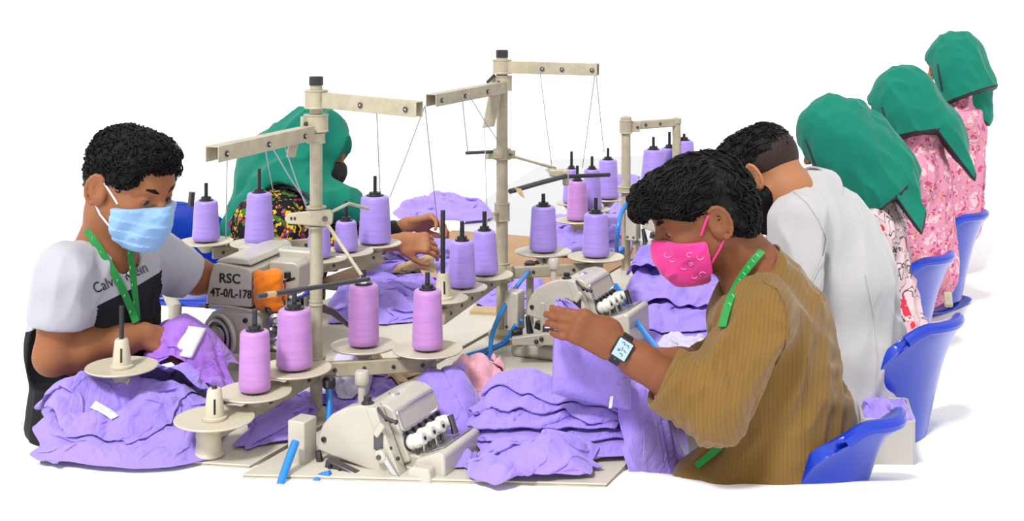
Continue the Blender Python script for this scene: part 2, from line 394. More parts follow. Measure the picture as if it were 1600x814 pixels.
# mid clamp with guide rods
zc = ZC - 341 * 2.90 / F
o = MB()
o.lathe([(.022, -.024), (.0235, -.024), (.0235, -.020), (.018, -.018), (.018, .018), (.0235, .020), (.0235, .024), (.022, .024)], (A.x, A.y, zc), 24)
o.build('guide_clamp', M['arm'], t)
pr = [(-.055 + .012 * math.cos(a), .012 * math.sin(a)) for a in np.linspace(PI / 2, 3 * PI / 2, 8)] + [(.03, -.018), (.04, -.012), (.042, .01), (.035, .02), (.0, .018)]
o = MB().prism(pr, (A.x, A.y - .02, zc), X_, Z_, Y_, -.008, .004).build('guide_bracket', M['arm'], t, bevel=.002)
MB().lathe([(.006, 0), (.006, .003), (.003, .004)], (A.x + .024, A.y - .028, zc), 12, V(0, -1, 0)).build('bracket_screw', M['darksteel'], o)
for dx in (-.052, -.044): MB().box((A.x + dx, A.y - .0285, zc + .001), (.004, .003, .006)).build('bracket_slot', M['rubber'], o)
q0 = Vector((A.x + .03, A.y - .03, zc - .012)); q1 = P(565, 430, 2.82)
MB().tube([q0, q1], .0042, 10).build('guide_rod', M['arm'], t)
r0 = P(402, 463, 2.52); r1 = P(576, 436, 2.84)
ro = MB().tube([r0, r0.lerp(r1, .5), r1], .0052, 12).build('thread_rod', M['rod'], t)
MB().tube([r0.lerp(r1, .07), r0.lerp(r1, .14)], .0062, 12).build('rod_ferrule', M['card'], ro)
MB().tube([P(510, 335, 2.90), P(545, 318, 2.95), P(575, 326, 3.02)], .004, 8).build('guide_wire', M['arm'], t)
# dark lever on the pole
MB().tube([P(505, 482, 2.95), P(520, 487, 2.97), P(548, 512, 2.99)], [.010, .009, .004], 10).build('lever', M['darksteel'], t)

# --- stand B: pole hidden behind pole A
B = P(491.5, 0, 3.80); B.z = .75
t = stand(B, 'cream thread stand half hidden behind the nearest pole, holding lavender cones')
polepart(t, B, 1.36, .012); MB().lathe([(.014, 0), (.014, .016), (.004, .017)], (B.x, B.y, 1.36), 20).build('pole_cap', M['black'], t)
pb = [PT(322, 378, 1.005), PT(405, 381, 1.005), PT(499, 404, .965), PT(541, 394, .965), PT(586, 381, .965)]
bracket_bar(t, Vector((pb[0].x + .02, pb[0].y - .01, .975)), Vector((B.x, B.y + .01, .975)), wd=.012, ht=.034, holes=5)
bracket_bar(t, Vector((pb[2].x - .05, pb[2].y - .01, .93)), Vector((pb[4].x + .02, pb[4].y, .93)), wd=.012, ht=.03, holes=4)
bracket_bar(t, Vector((pb[3].x - .02, pb[3].y, .93)), Vector((B.x, B.y, .93)), wd=.012, ht=.03, holes=1)
collar(t, (B.x, B.y, .975), .02, .04); collar(t, (B.x, B.y, .93), .02, .04)
for p, r, pn in zip(pb, (.078, .083, .080, .080, .080), (.170, .215, .165, .150, .205)): plate(t, p, r=r, pin=pn)
for k, px, yt, yb, wb, wt, lab in [(0, 323, 318, 380, 43, 36, 'short lavender cone beside the blue mask, leftmost cone of all'), (1, 403, 306, 383, 46, 37, 'tall lavender cone standing above the black machine lettering'),
        (2, 500, 355, 405, 36, 32, 'lavender cone mostly hidden behind the nearest pole'), (3, 540, 350, 397, 38, 32, 'small lavender cone right behind the diagonal guide rod'),
        (4, 586, 309, 381, 51, 44, 'large lavender cone right of the nearest pole, near the sewing hands')]:
    cone_px(px, yt, yb, wb, wt, pb[k], M['lav'], lab, G_B)

# --- loose spool holder on the left
p = PT(190, 574, .885)
t = empty('spool_holder', (p.x, p.y, .76), 'empty cream spool plate with slotted cup over the lavender heap', 'spool holder')
plate(t, p, r=.079, pin=.137, cup=True, pin_r=.0052)
MB().prism([(-.02, 0), (.02, 0), (.016, -.016), (.004, -.03), (-.012, -.022)], (p.x, p.y + .004, .862), X_, Z_, Y_, -.006, .006).build('bracket_foot', M['arm'], t, bevel=.002)
MB().cyl((p.x, p.y + .015, .756), (p.x, p.y + .015, .87), .008).build('post', M['arm'], t)

# --- stand C: second tall pole
Cc = P(784.5, 0, 3.62); Cc.z = .75
t = stand(Cc, 'second tall cream thread stand, middle of the picture, with lavender cones')
topC = ZC - 90 * 3.62 / F
polepart(t, Cc, topC, .0165)
MB().lathe([(.0175, 0), (.0175, .02), (.015, .022), (.004, .022)], (Cc.x, Cc.y, topC), 24).build('pole_cap', M['black'], t)
MB().lathe([(.04, 0), (.04, .012), (.026, .02), (.017, .024)], Cc, 24).build('pole_foot', M['arm'], t)
z1 = ZC - 104 * 3.62 / F; z2 = ZC - 130 * 3.62 / F
ax1 = Vector((.265, -.10, 0)); ax2 = Vector((-.175, -.40, 0))
collar(t, (Cc.x, Cc.y, z1), .026, .04, lug=ax1.normalized() * .04)
channel(t, Vector((Cc.x, Cc.y, z1 + .016)) + ax1.normalized() * .02, Vector((Cc.x, Cc.y, z1 + .014)) + ax1, ht=.034, wd=.024, eyes=(.4, .62, .95))
collar(t, (Cc.x, Cc.y, z2), .028, .042, lug=Vector((-.03, -.02, 0)))
channel(t, Vector((Cc.x - .0, Cc.y - .02, z2 + .006)), Vector((Cc.x - .0, Cc.y - .02, z2 + .0)) + ax2, ht=.032, wd=.03, eyes=(.3, .62, .93))
o = MB().prism([(0, 0), (.035, .0), (.012, -.115), (-.022, -.12)], P(766, 133, 3.56), X_, Z_, Y_, 0, .003).build('guide_tab', M['arm'], t, bevel=.001)
MB().tube([P(772, 118, 3.60), P(762, 128, 3.57), P(768, 140, 3.56), P(780, 128, 3.58)], .005, 8).build('wire_loop', M['rod'], t)
pc = [PT(692, 467, .96), PT(722, 450, .96), PT(757, 430, .96), PT(849, 394, .96), PT(931, 402, .96)]
bracket_bar(t, Vector((Cc.x, Cc.y - .01, .925)), Vector((pc[0].x, pc[0].y - .04, .925)), wd=.016, ht=.038, holes=6)
bracket_bar(t, Vector((Cc.x + .0, Cc.y - .012, .93)), Vector((pc[4].x + .02, pc[4].y, .93)), wd=.014, ht=.032, holes=5)
bracket_bar(t, Vector((pc[3].x, pc[3].y, .93)), Vector((pc[3].x + .01, pc[3].y - .12, .93)), wd=.012, ht=.02, holes=1)
collar(t, (Cc.x, Cc.y, .93), .022, .055, lug=V(.03, -.02, 0))
for p, r in zip(pc, (.064, .066, .078, .084, .082)): plate(t, p, r=r, pin=(.22 if p is pc[0] else .172), cup=(p is pc[0]), pin_r=.0058)
for k, px, yt, yb, wb, wt, lab in [(1, 722, 379, 450, 44, 36, 'lavender cone left of the second pole, in front of its neighbour'), (2, 757, 364, 431, 44, 34, 'lavender cone touching the second pole on its left'),
        (3, 849, 329, 398, 44, 37, 'lavender cone right of the second pole, above the second overlock machine'), (4, 931, 338, 404, 43, 36, 'lavender cone at the right end of the second stand bar')]:
    cone_px(px, yt, yb, wb, wt, pc[k], M['lav'], lab, G_C)
z3 = ZC - 240.5 * 3.62 / F
collar(t, (Cc.x, Cc.y, z3), .024, .03, lug=V(.035, -.015, 0)); MB().box((Cc.x - .022, Cc.y - .02, z3), (.05, .012, .024)).build('guide_bracket', M['arm'], t, bevel=.003)
MB().tube([P(729, 239, 3.5), P(770, 237, 3.6)], .005, 10).build('thread_rod', M['rod'], t)
MB().tube([P(797, 243, 3.60), P(868, 263, 3.68)], .0042, 10).build('guide_rod', M['arm'], t)
ro = MB().tube([P(797, 299, 3.42), P(846, 285, 3.53), P(884, 275, 3.62)], .007, 10).build('thread_rod', M['rod'], t)
MB().tube([P(880, 276, 3.62), P(952, 273, 3.72)], .006, 10).build('thread_rod', M['black'], t)
o = MB(); o.box(P(872, 270, 3.65), (.05, .02, .02)); o.box(P(884, 277, 3.63), (.018, .022, .045)); o.box(P(862, 267, 3.66), (.02, .02, .014)); o.build('guide_clamp', M['arm'], t, bevel=.004)
MB().box(P(858, 259, 3.68), (.022, .004, .03)).build('guide_tab', M['paper'], t)
MB().prism([(0, 0), (.02, -.004), (.03, -.03), (.016, -.022)], P(803, 293, 3.43), X_, Z_, Y_, 0, .004).build('thread_hook', M['card'], t)
collar(t, (Cc.x, Cc.y, ZC - 331 * 3.62 / F), .0215, .05, name='pole_joint')
MB().cyl(P(776, 333, 3.60), P(770, 335, 3.58), .006).build('wing_screw', M['arm'], t)

# --- stand D and E: far back
Dd = P(978, 0, 4.5); Dd.z = .75
t = stand(Dd, 'third cream thread stand far back with a crossbar between two posts')
polepart(t, Dd, ZC - 185 * 4.5 / F, .0165)
MB().lathe([(.02, 0), (.02, .02), (.012, .024), (.003, .024)], (Dd.x, Dd.y, ZC - 192 * 4.5 / F), 20).build('pole_cap', M['arm'], t)
zt = ZC - 196 * 4.5 / F
collar(t, (Dd.x, Dd.y, zt - .005), .023, .045, lug=V(.05, 0, 0))
o = MB().bar((Dd.x + .02, Dd.y, zt), (P(1057, 0, 4.62).x, 4.62, zt), .02, .03).build('cross_bar', M['arm'], t, bevel=.004)
for e in (.3, .62): MB().lathe([(.006, 0), (.005, .003), (.001, .004)], Vector((Dd.x + .02, Dd.y - .012, zt)).lerp(Vector((P(1057, 0, 4.62).x, 4.608, zt)), e), 10, V(0, -1, 0)).build('bar_screw', M['darksteel'], o)
MB().lathe([(.0155, 0), (.0155, .40), (.018, .402), (.018, .42), (.004, .425)], (P(1057, 0, 4.62).x, 4.62, ZC - 185 * 4.62 / F - .42), 20).build('post', M['arm'], t)
pd = [PT(1021, 291, 1.04), PT(1069, 284, 1.04), PT(1046, 280, 1.04)]
bracket_bar(t, (Dd.x, Dd.y - .01, 1.005), (pd[1].x + .02, pd[1].y, 1.005), holes=3)
collar(t, (Dd.x, Dd.y, 1.035), .028, .02)
for p, r in zip(pd, (.085, .085, .08)): plate(t, p, r=r, pin=.175)
cone_px(1021, 236, 291, 40, 31, pd[0], M['lav'], 'lavender cone right of the third pole, above the black haired head', G_D)
cone_px(1069, 222, 284, 38, 29, pd[1], M['lav'], 'lavender cone furthest right, partly behind the crossbar post', G_D)
cone_px(1046, 233, 280, 34, 28, pd[2], M['lav'], 'pale lavender cone between the two cones of the third stand', G_D)
E = P(912, 0, 5.0); E.z = .75
t = stand(E, 'low thread stand far back holding one orchid and two lavender cones')
MB().lathe([(.013, 0), (.013, .21)], E, 16).build('pole', M['arm'], t)
pe = [PT(950, 311, .92), PT(925, 328, .92), PT(902, 345, .90), PT(893, 318, .92)]
bracket_bar(t, (pe[2].x - .01, pe[2].y, .875), (pe[0].x, pe[0].y, .885), holes=3)
bracket_bar(t, (E.x, E.y, .88), (pe[3].x, pe[3].y, .885), holes=1)
for p, r in zip(pe, (.077, .07, .08, .06)): plate(t, p, r=r, pin=.2)
cone_px(948, 252, 311, 34, 28, pe[0], M['lav'], 'tall lavender cone far back, left of the third pole', G_D)
cone_px(924, 267, 328, 31, 25, pe[1], M['lav'], 'slim lavender cone far back beside the orchid cone', G_D)
cone_px(901, 283, 343, 34, 28, pe[2], M['pinkthr'], 'orchid cone far back under the black guide rod', G_D)
cone_px(894, 266, 318, 28, 22, pe[3], M['lav'], 'lavender cone far back hidden behind the orchid cone', G_D)

# --- threads running from the arms
def thr(a, b, label):
    a = Vector(a); b = Vector(b)
    o = MB().tube([a, a.lerp(b, .5) - Z_ * .004, b], .0014, 6).build('thread', M['thread_line'])
    tag(o, label, 'thread', 'threads running from the stand arms')
eA = P(588, 160, 2.80); eB = P(664, 165, 2.72)
thr(eA, P(594, 300, 3.2), 'white thread hanging from the inner eyelet of the nearest right arm')
thr(eB, P(609, 308, 3.3), 'white thread slanting left from the end of the nearest right arm')
thr(eB, P(684, 352, 4.3), 'white thread from the end of the nearest right arm to the sewing hands')
thr(P(355, 240, 2.55), P(353, 372, 3.1), 'white thread hanging straight down at the left arm near the blue mask')
thr(P(413, 222, 2.7), P(427, 300, 3.2), 'thin thread from the middle of the left arm before the flowered dress')
thr(P(424, 228, 2.72), P(480, 318, 2.86), 'thread slanting from the left arm across the green scarf')
thr(P(446, 232, 2.8), P(481, 330, 2.88), 'second thread slanting from the left arm to the pole clamp')
thr(P(843, 106, 3.55), P(862, 258, 3.66), 'white thread from the inner eyelet of the second right arm')
thr(P(930, 112, 3.52), P(910, 262, 4.8), 'white thread slanting left from the end of the second right arm')
thr(P(931, 112, 3.52), P(944, 240, 4.9), 'white thread slanting right from the end of the second right arm')
thr(P(722, 150, 3.3), P(731, 238, 3.5), 'white thread from the second left arm to the black rod tip')
thr(P(732, 147, 3.34), P(786, 232, 3.58), 'thread slanting from the second left arm to its pole')
thr(P(757, 190, 3.55), P(761, 352, 3.5), 'thin thread hanging left of the second pole')
# ---------------------------------------------------------------- overlock machines (v to the operator, u along the bench, z up)
def overlock(origin, label):
    t = empty('overlock_machine', origin, label, 'sewing machine', 'overlock machines on the right row of benches')
    o = Vector(origin)
    def W(v, u, z): return o + N * v + D * u + Z_ * z
    B = M['machine']; B2 = M['machine2']
    # main head: curved cover extruded along the bench
    main = [(-.075, .0), (-.075, .062), (-.062, .085), (-.04, .105), (-.014, .119), (.012, .125), (.034, .123), (.050, .114), (.089, .016), (.055, .0)]
    MB().prism(main, o, N, Z_, D, .028, .20).build('head', B, t, bevel=.004, segs=3)
    # seam of the cloth cover on top, oil sight glass
    MB().lathe([(.012, 0), (.011, .002), (.002, .003)], W(.012, .10, .1245), 16).build('oil_cap', M['steel'], t)
    # flat D shaped end cover
    dpl = [(-.113, .022), (-.109, .050), (-.098, .076), (-.077, .099), (-.046, .116), (-.012, .126), (.022, .129), (.075, -.012), (.035, -.006), (-.015, .004), (-.076, .014)]
    ec = MB().prism(dpl, o, N, Z_, D, -.004, .03).build('end_cover', B, t, bevel=.004, segs=3)
    MB().prism([(.006, .127), (.030, .127), (.092, -.012), (.070, -.018)], o, N, Z_, D, -.010, .02).build('cover_strip', B, t, bevel=.003)
    for v, z, r in ((-.094, .046, .0055), (.062, .050, .004), (.080, .032, .004)):
        MB().lathe([(r, 0), (r, .004), (r * .6, .005)], W(v, -.004, z), 12, -D).build('cover_screw', M['black'], ec)
    # linkage on the end
    MB().box(W(.038, -.006, .062), (.022, .012, .036), Matrix((N, D, Z_)).transposed()).build('link_recess', M['darksteel'], t, bevel=.002)
    MB().bar(W(.052, -.016, .100), W(.034, -.016, .075), .010, .014).build('link_arm', B, t, bevel=.003)
    MB().lathe([(.013, 0), (.013, .012), (.009, .015), (.004, .015)], W(.047, -.010, .036), 18, -D).build('link_boss', B, t)
    MB().lathe([(.005, 0), (.005, .004), (.002, .005)], W(.047, -.024, .036), 12, -D).build('link_screw', M['darksteel'], t)
    MB().bar(W(.055, -.016, .034), W(.088, -.012, -.012), .008, .012).build('presser_lever', M['steel'], t, bevel=.002)
    for v, z in ((.052, .106), (.063, .104), (.073, .103)): MB().ball(W(v, -.002, z), .005, 10).build('tension_ball', M['black'], t)
    MB().tube([W(.03, 0, .125), W(.05, -.008, .112), W(.075, -.004, .103)], .0035, 8).build('lift_wire', M['darksteel'], t)
    MB().lathe([(.012, 0), (.014, .006), (.008, .012), (.009, .02), (.002, .022)], W(.0, .012, .122), 14).build('top_knob', M['black'], t)
    # lower dark lever bar
    MB().bar(W(-.075, -.022, .006), W(.02, -.026, -.016), .02, .022).build('lever_bar', M['darksteel'], t, bevel=.003)
    for k in range(4): MB().lathe([(.004, 0), (.004, .002), (.001, .002)], W(-.062 + .024 * k, -.0345, .004 - .006 * k), 10, -D).build('lever_hole', M['black'], t)
    # operator face: window frame, slot, tension knobs
    e = (N * .038 - Z_ * .096).normalized(); nf = (N * .096 + Z_ * .038).normalized(); f0 = W(.050, 0, .114)
    def Q(u, s, h=0): return f0 + D * u + e * s + nf * h
    rr = []
    u0, u1, s0, s1, r = .036, .192, .004, .046, .008
    for cx, cs, a0 in ((u1 - r, s1 - r, 0), (u0 + r, s1 - r, PI / 2), (u0 + r, s0 + r, PI), (u1 - r, s0 + r, 1.5 * PI)):
        for a in np.linspace(a0, a0 + PI / 2, 5): rr.append((cx + r * math.cos(a), cs + r * math.sin(a)))
    MB().tube([Q(u, s, .002) for u, s in rr + rr[:2]], .0032, 8, caps=False).build('window_frame', M['steel'], t)
    MB().prism(rr, f0 + nf * .0005, D, e, nf, -.001, .0015).build('window_panel', B, t)
    MB().prism([(.034, .049), (.195, .049), (.195, .060), (.034, .060)], f0, D, e, nf, -.001, .002).build('knob_slot', M['darksteel'], t, bevel=.0008)
    for k in range(6): MB().lathe([(.0035, 0), (.0035, .005), (.002, .006)], Q(.05 + .027 * k, .054, .001), 10, nf).build('slot_screw', M['black'], t)
    for k in range(4):
        c = Q(.045 + .041 * k, .072, 0)
        kn = MB().lathe([(.004, 0), (.012, .001), (.0155, .006), (.0155, .011), (.0135, .013), (.0135, .016), (.0155, .018), (.0150, .026), (.0125, .028), (.0125, .036), (.0115, .040), (.003, .040)], c, 22, nf).build('tension_knob', M['white'], t, ang=40)
        MB().lathe([(.004, .0395), (.004, .042), (.002, .0425)], c, 10, nf).build('knob_screw', M['black'], kn)
        MB().lathe([(.017, 0), (.017, .002), (.012, .003)], c - nf * .0005, 20, nf).build('tension_disc', M['darksteel'], t)
    # looper area and bed block
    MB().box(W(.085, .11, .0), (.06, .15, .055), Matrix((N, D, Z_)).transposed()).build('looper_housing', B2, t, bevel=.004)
    for k in range(5): MB().cyl(W(.10 + .006 * k, .04 + .022 * k, .0), W(.098, .045 + .024 * k, .045), .0035, 8).build('looper_rod', M['steel'] if k % 2 else M['darksteel'], t)
    bed = [(.095, -.045), (.095, .006), (.106, .026), (.158, .047), (.170, .042), (.174, -.045)]
    MB().prism(bed, o, N, Z_, D, .02, .19).build('bed_block', B, t, bevel=.006, segs=3)
    MB().prism([(.100, -.03), (.100, .012), (.112, .02), (.15, .02), (.155, -.03)], o, N, Z_, D, -.006, .035).build('front_guard', B, t, bevel=.005, segs=3)
    MB().prism([(.115, .0305), (.155, .0465), (.155, .049), (.115, .033)], o, N, Z_, D, .05, .18).build('cloth_plate', M['steel'], t, bevel=.001)
    MB().tube([W(.118, .15, .078), W(.125, .15, .06), W(.130, .15, .042)], [.007, .006, .008], 10).build('presser_foot', M['darksteel'], t)
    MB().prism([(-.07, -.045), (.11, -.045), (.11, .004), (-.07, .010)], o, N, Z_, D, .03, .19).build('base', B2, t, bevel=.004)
    # oil box on its stem at the left, post with cap behind
    bx = MB().box(W(-.142, -.012, .034), (.040, .05, .105), Matrix((N, D, Z_)).transposed()).build('oil_box', B, t, bevel=.0035)
    for v in (-.154, -.132): MB().lathe([(.0042, 0), (.004, .002), (.001, .003)], W(v, -.037, -.006), 10, -D).build('box_screw', M['darksteel'], bx)
    MB().cyl(W(-.135, -.01, -.045), W(-.135, -.01, -.018), .011).build('box_stem', B2, t)
    MB().tube([W(-.108, -.005, .02), W(-.100, -.005, -.02), W(-.092, -.005, -.04)], [.006, .009, .007], 10).build('box_link', M['darksteel'], t)
    MB().lathe([(.0085, 0), (.0085, .09), (.014, .091), (.0155, .096), (.0155, .115), (.013, .119), (.003, .119)], W(-.09, .14, .03), 22).build('capped_post', B, t)
    MB().cyl(W(-.09, .14, -.04), W(-.09, .14, .03), .0085).build('post_stem', B2, t)
    return t
P0 = P(570, 700, 2.60); P0.z = .797 - .026
o1 = Vector((P0.x, P0.y, .750)) + Z_ * .0
m1 = overlock(o1, 'nearest cream overlock machine at the front edge, four white tension knobs')
tip = P(497, 702, 2.645)
def at_tip(px, py, Y): return o1 + (P(px, py, Y) - tip)
m2 = dup(m1); m2.location = at_tip(823, 492, 3.44)
m2['label'] = 'second overlock machine behind the raised hand and watch'
m4 = dup(m1); m4.location = at_tip(1004, 352, 4.45) + Z_ * -.01
m4['label'] = 'far overlock machine partly hidden behind the pink mask'
def m_bed(c, size, rz, label):
    t = empty('machine_bed', (c[0], c[1], .75), label, 'machine bed', 'silver topped beds under the overlock machines')
    R = Matrix.Rotation(-rz, 3, 'Z')
    MB().box((c[0], c[1], .75 + size[2] * .38), (size[0], size[1], size[2] * .76), R).build('bed_case', M['machine'], t, bevel=.012, segs=3)
    MB().box((c[0], c[1], .75 + size[2] * .87), (size[0] * 1.02, size[1] * 1.02, size[2] * .24), R).build('bed_lid', M['steel'], t, bevel=.009, segs=4)
    return t
b2 = m2.location
q = b2 + N * -.0 + D * .08
m_bed((q.x + .01, q.y, 0), (.30, .26, b2.z - .75 - .03), TH, 'silver lidded cream bed under the second overlock machine')
q = PT(1022, 445, .75) + D * .10
m_bed((q.x, q.y, 0), (.17, .2, .115), 0, 'cream machine bed with silver lid far back left of the pink mask')

# arm and lower linkage of the second machine, seen under its oil box
t = empty('presser_linkage', P(860, 545, 3.30) - Z_ * .0, 'steel presser linkage on the silver bed below the second oil box', 'linkage')
MB().prism([(-.06, -.012), (.05, -.012), (.062, .0), (.055, .016), (.03, .02), (-.06, .008)], P(836, 533, 3.31), X_, Z_, Y_, 0, .02).build('link_plate', M['machine2'], t, bevel=.003)
for px, py in ((846, 530), (838, 534)): MB().ball(P(px, py, 3.309), .006, 10).build('link_screw', M['black'], t)
MB().lathe([(.018, -.02), (.018, .01), (.008, .012)], P(842, 530, 3.33), 18, V(0, -1, 0)).build('link_roller', M['machine2'], t)
MB().cyl(P(812, 540, 3.36), P(812, 512, 3.36), .008).build('link_rod', M['darksteel'], t)
MB().cyl(P(806, 528, 3.34), P(806, 515, 3.34), .013, 14).build('rod_joint', M['black'], t, bevel=.003)
MB().box(P(848, 505, 3.36), (.012, .02, .11)).build('link_bar', M['machine2'], t, bevel=.002)
MB().box(P(866, 518, 3.34), (.06, .03, .035)).build('feed_block', M['darksteel'], t, bevel=.006)
# lying wooden handle and post foot on the bench
o = MB().tube([P(748, 560, 3.45), P(775, 548, 3.5), P(800, 538, 3.55)], [.012, .014, .013], 12).build('wooden_dowel', M['card']); tag(o, 'tan wooden dowel lying on the bench by the second pole foot', 'dowel')

# ---------------------------------------------------------------- machine with the black lettering
Yr = 3.30
t = empty('lettered_machine', Vector((P(365, 0, Yr).x, Yr, .75)), 'cream sewing machine with black lettering and round handwheel', 'sewing machine')
R0 = P(322, 476, Yr)              # lower left corner of the lettered end
ex = V(.965, -.262, 0).normalized(); ey = V(.262, .965, 0).normalized()
def Wm(v, z, u=0): return R0 + ex * v + Z_ * z + ey * u
end = [(0, 0), (.002, .03), (.010, .075), (.022, .104), (.032, .110), (.118, .100), (.128, .092), (.128, .0)]
hd = MB().prism(end, R0, ex, Z_, ey, 0, .24).build('head', M['machine'], t, bevel=.004, segs=3)
MB().prism([(.020, .108), (.03, .116), (.06, .124), (.115, .122), (.124, .105)], R0, ex, Z_, ey, .01, .26).build('top_cover', M['machine'], t, bevel=.006, segs=3)
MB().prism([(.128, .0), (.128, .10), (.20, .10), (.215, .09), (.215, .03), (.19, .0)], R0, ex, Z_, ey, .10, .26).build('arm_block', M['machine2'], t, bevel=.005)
body = [(-.004, -.12), (-.004, -.045), (.02, -.016), (.05, -.006), (.14, -.006), (.158, -.02), (.162, -.12)]
MB().prism(body, R0, ex, Z_, ey, -.012, .20).build('body', M['machine'], t, bevel=.012, segs=4)
hwc = Wm(.050, -.075, -.012)
hn = (-ey * .92 - ex * .38).normalized()
MB().lathe([(.058, 0), (.060, .006), (.056, .010), (.050, .008), (.048, .014), (.040, .016), (.038, .010), (.030, .010), (.028, .018), (.015, .02), (.004, .02)], hwc, 36, hn).build('handwheel', M['machine'], t, ang=30)
MB().lathe([(.0505, .0105), (.0505, .0125), (.0475, .0145), (.0455, .0125)], hwc, 36, hn).build('wheel_ring', M['darksteel'], t)
MB().lathe([(.030, .0115), (.030, .0135), (.026, .0195), (.024, .017)], hwc, 36, hn).build('wheel_hub', M['darksteel'], t)
for v, z in ((.012, .0), (.118, -.03), (.132, -.05)): MB().lathe([(.0065, 0), (.006, .005), (.003, .006)], Wm(v, z, -.012), 12, -ey).build('body_screw', M['black'], t)
MB().tube([Wm(-.01, .0, -.014), Wm(.06, .003, -.015), Wm(.16, -.006, -.014)], .004, 8).build('cover_seam', M['machine2'], t)
for k, (v, z, u, s) in enumerate([(.185, -.03, .03, .018), (.178, -.06, .02, .014), (.19, -.085, .03, .02), (.172, .0, .02, .012), (.20, -.01, .05, .014)]):
    MB().lathe([(s, 0), (s, .02), (s * .5, .024), (s * .3, .03)], Wm(v, z, u), 14, (-ey + ex * .3).normalized()).build('side_part', M['darksteel'] if k % 2 else M['steel'], t)
MB().box(Wm(.17, -.06, .08), (.05, .06, .13)).build('side_housing', M['darksteel'], t, bevel=.006)
MB().tube([Wm(.175, .055, .06), Wm(.195, .06, .05), Wm(.225, .07, .05)], .004, 8).build('guide_wire', M['black'], t)
MB().cyl(Wm(.20, -.03, .05), Wm(.20, .065, .05), .004).build('needle_bar', M['steel'], t)
MB().tube([Wm(.21, .02, .05), Wm(.24, .028, .06), Wm(.26, .05, .07)], .004, 8).build('side_wire', M['steel'], t)
MB().cyl(Wm(.205, .07, .05), Wm(.205, .085, .05), .009).build('needle_knob', M['black'], t)
M['orange_plastic'] = mat('orange_plastic', alb(240, 130, 20), .4)
MB().prism([(.178, -.03), (.178, .045), (.196, .05), (.198, .03), (.208, .028), (.208, .018), (.198, .014), (.198, -.03)], R0, ex, Z_, ey, .03, .045).build('finger_guard', M['orange_plastic'], t, bevel=.002, )
# a second pale bar behind the head, under the two left cones
MB().bar(Wm(.0, .104, .20), Wm(.22, .100, .20), .05, .03).build('rear_bar', M['machine'], t, bevel=.006)
def lettering(txt, size, origin, ex, ey_, m, parent, name='lettering', depth=.0006, align='LEFT', squash=1.0, bold=0.0):
    cu = bpy.data.curves.new(name, 'FONT'); cu.body = txt; cu.size = size; cu.align_x = align; cu.extrude = depth; cu.offset = bold; cu.resolution_u = 3
    o = bpy.data.objects.new(name, cu); C.objects.link(o); dg = bpy.context.evaluated_depsgraph_get(); dg.update()
    me = bpy.data.meshes.new_from_object(o.evaluated_get(dg)); bpy.data.objects.remove(o)
    ez = ex.cross(ey_); off = wloc(parent) if parent is not None else Vector()
    for v in me.vertices:
        v.co = Vector(origin) + ex * v.co.x * squash + ey_ * v.co.y + ez * v.co.z - off
    me.materials.clear(); me.materials.append(m); return link(name, me, parent)
lettering('RSC', .0345, Wm(.037, .060, -.0012), ex, Z_, M['black'], hd, bold=.0006)
lettering('4T-0/L-178', .030, Wm(.013, .024, -.0012), ex, Z_, M['black'], hd, squash=.86, bold=.0006)

# ---------------------------------------------------------------- blue hoses
def hose(pts, r, label, cut=None):
    from mathutils import geometry
    pts = [Vector(p) for p in pts]; out = []
    ext = [pts[0] * 2 - pts[1]] + pts + [pts[-1] * 2 - pts[-2]]
    for i in range(1, len(ext) - 2):
        for k in range(6):
            u = k / 6; a, b, c, d = ext[i - 1:i + 3]
            out.append(.5 * ((2 * b) + (c - a) * u + (2 * a - 5 * b + 4 * c - d) * u * u + (3 * b - a - 3 * c + d) * u ** 3))
    out.append(pts[-1])
    o = MB().tube(out, r, 12).build('blue_hose', M['blue_tube']); tag(o, label, 'hose', 'blue air hoses on the benches'); return o
hose([P(826, 424, 3.62), P(806, 450, 3.50), P(782, 490, 3.40), P(768, 528, 3.36), P(766, 572, 3.29)], .0062, 'blue hose arching down from the post left of the second machine')
hose([P(806, 508, 3.36), P(786, 535, 3.38), P(755, 548, 3.36), P(724, 558, 3.26), P(700, 584, 3.16)], .0062, 'blue hose curving down to the left of the pink rag')
hose([P(815, 500, 3.42), P(795, 532, 3.47), P(760, 551, 3.43), P(736, 566, 3.33)], .005, 'thin blue hose running beside the wooden handle')
hose([P(962, 446, 3.62), P(976, 466, 3.55), P(998, 507, 3.40), P(1030, 548, 3.22)], .0075, 'blue hose running right from the second machine towards the hidden hand')
hose([P(513, 606, 2.86), P(515, 630, 2.84), P(513, 662, 2.82)], .0072, 'short blue hose between the nearest pole and the capped post')
hose([P(462, 690, 2.60), P(450, 722, 2.57), P(438, 757, 2.535)], .0085, 'blue hose at the front edge left of the nearest machine')
hose([P(516, 740, 2.56), P(500, 745, 2.565), P(494, 752, 2.55)], .007, 'blue hose stub under the nearest oil box')
hose([P(985, 312, 4.5), P(972, 330, 4.45), P(965, 362, 4.4), P(963, 402, 4.5)], .0075, 'blue hose hanging beside the third pole')
hose([P(994, 330, 4.6), P(988, 362, 4.55), P(976, 384, 4.5), P(966, 402, 4.45)], .0075, 'blue hose right of the third pole')
t = empty('hose_post', Vector((P(828, 0, 3.66).x, 3.66, .75)), 'steel post with dark hose fitting behind the second machine', 'post')
MB().cyl((t.location.x, 3.66, .75), (t.location.x, 3.66, .935), .011).build('post', M['machine2'], t)
MB().lathe([(.013, 0), (.016, .005), (.016, .03), (.010, .034), (.002, .034)], (t.location.x, 3.66, .92), 16).build('fitting', M['darksteel'], t)
t = empty('hose_fitting', P(516, 606, 2.87), 'dark hose fitting clipped to the nearest pole', 'fitting')
MB().lathe([(.012, 0), (.015, .004), (.015, .02), (.009, .026), (.002, .026)], P(514, 606, 2.865), 16).build('fitting_body', M['darksteel'], t)
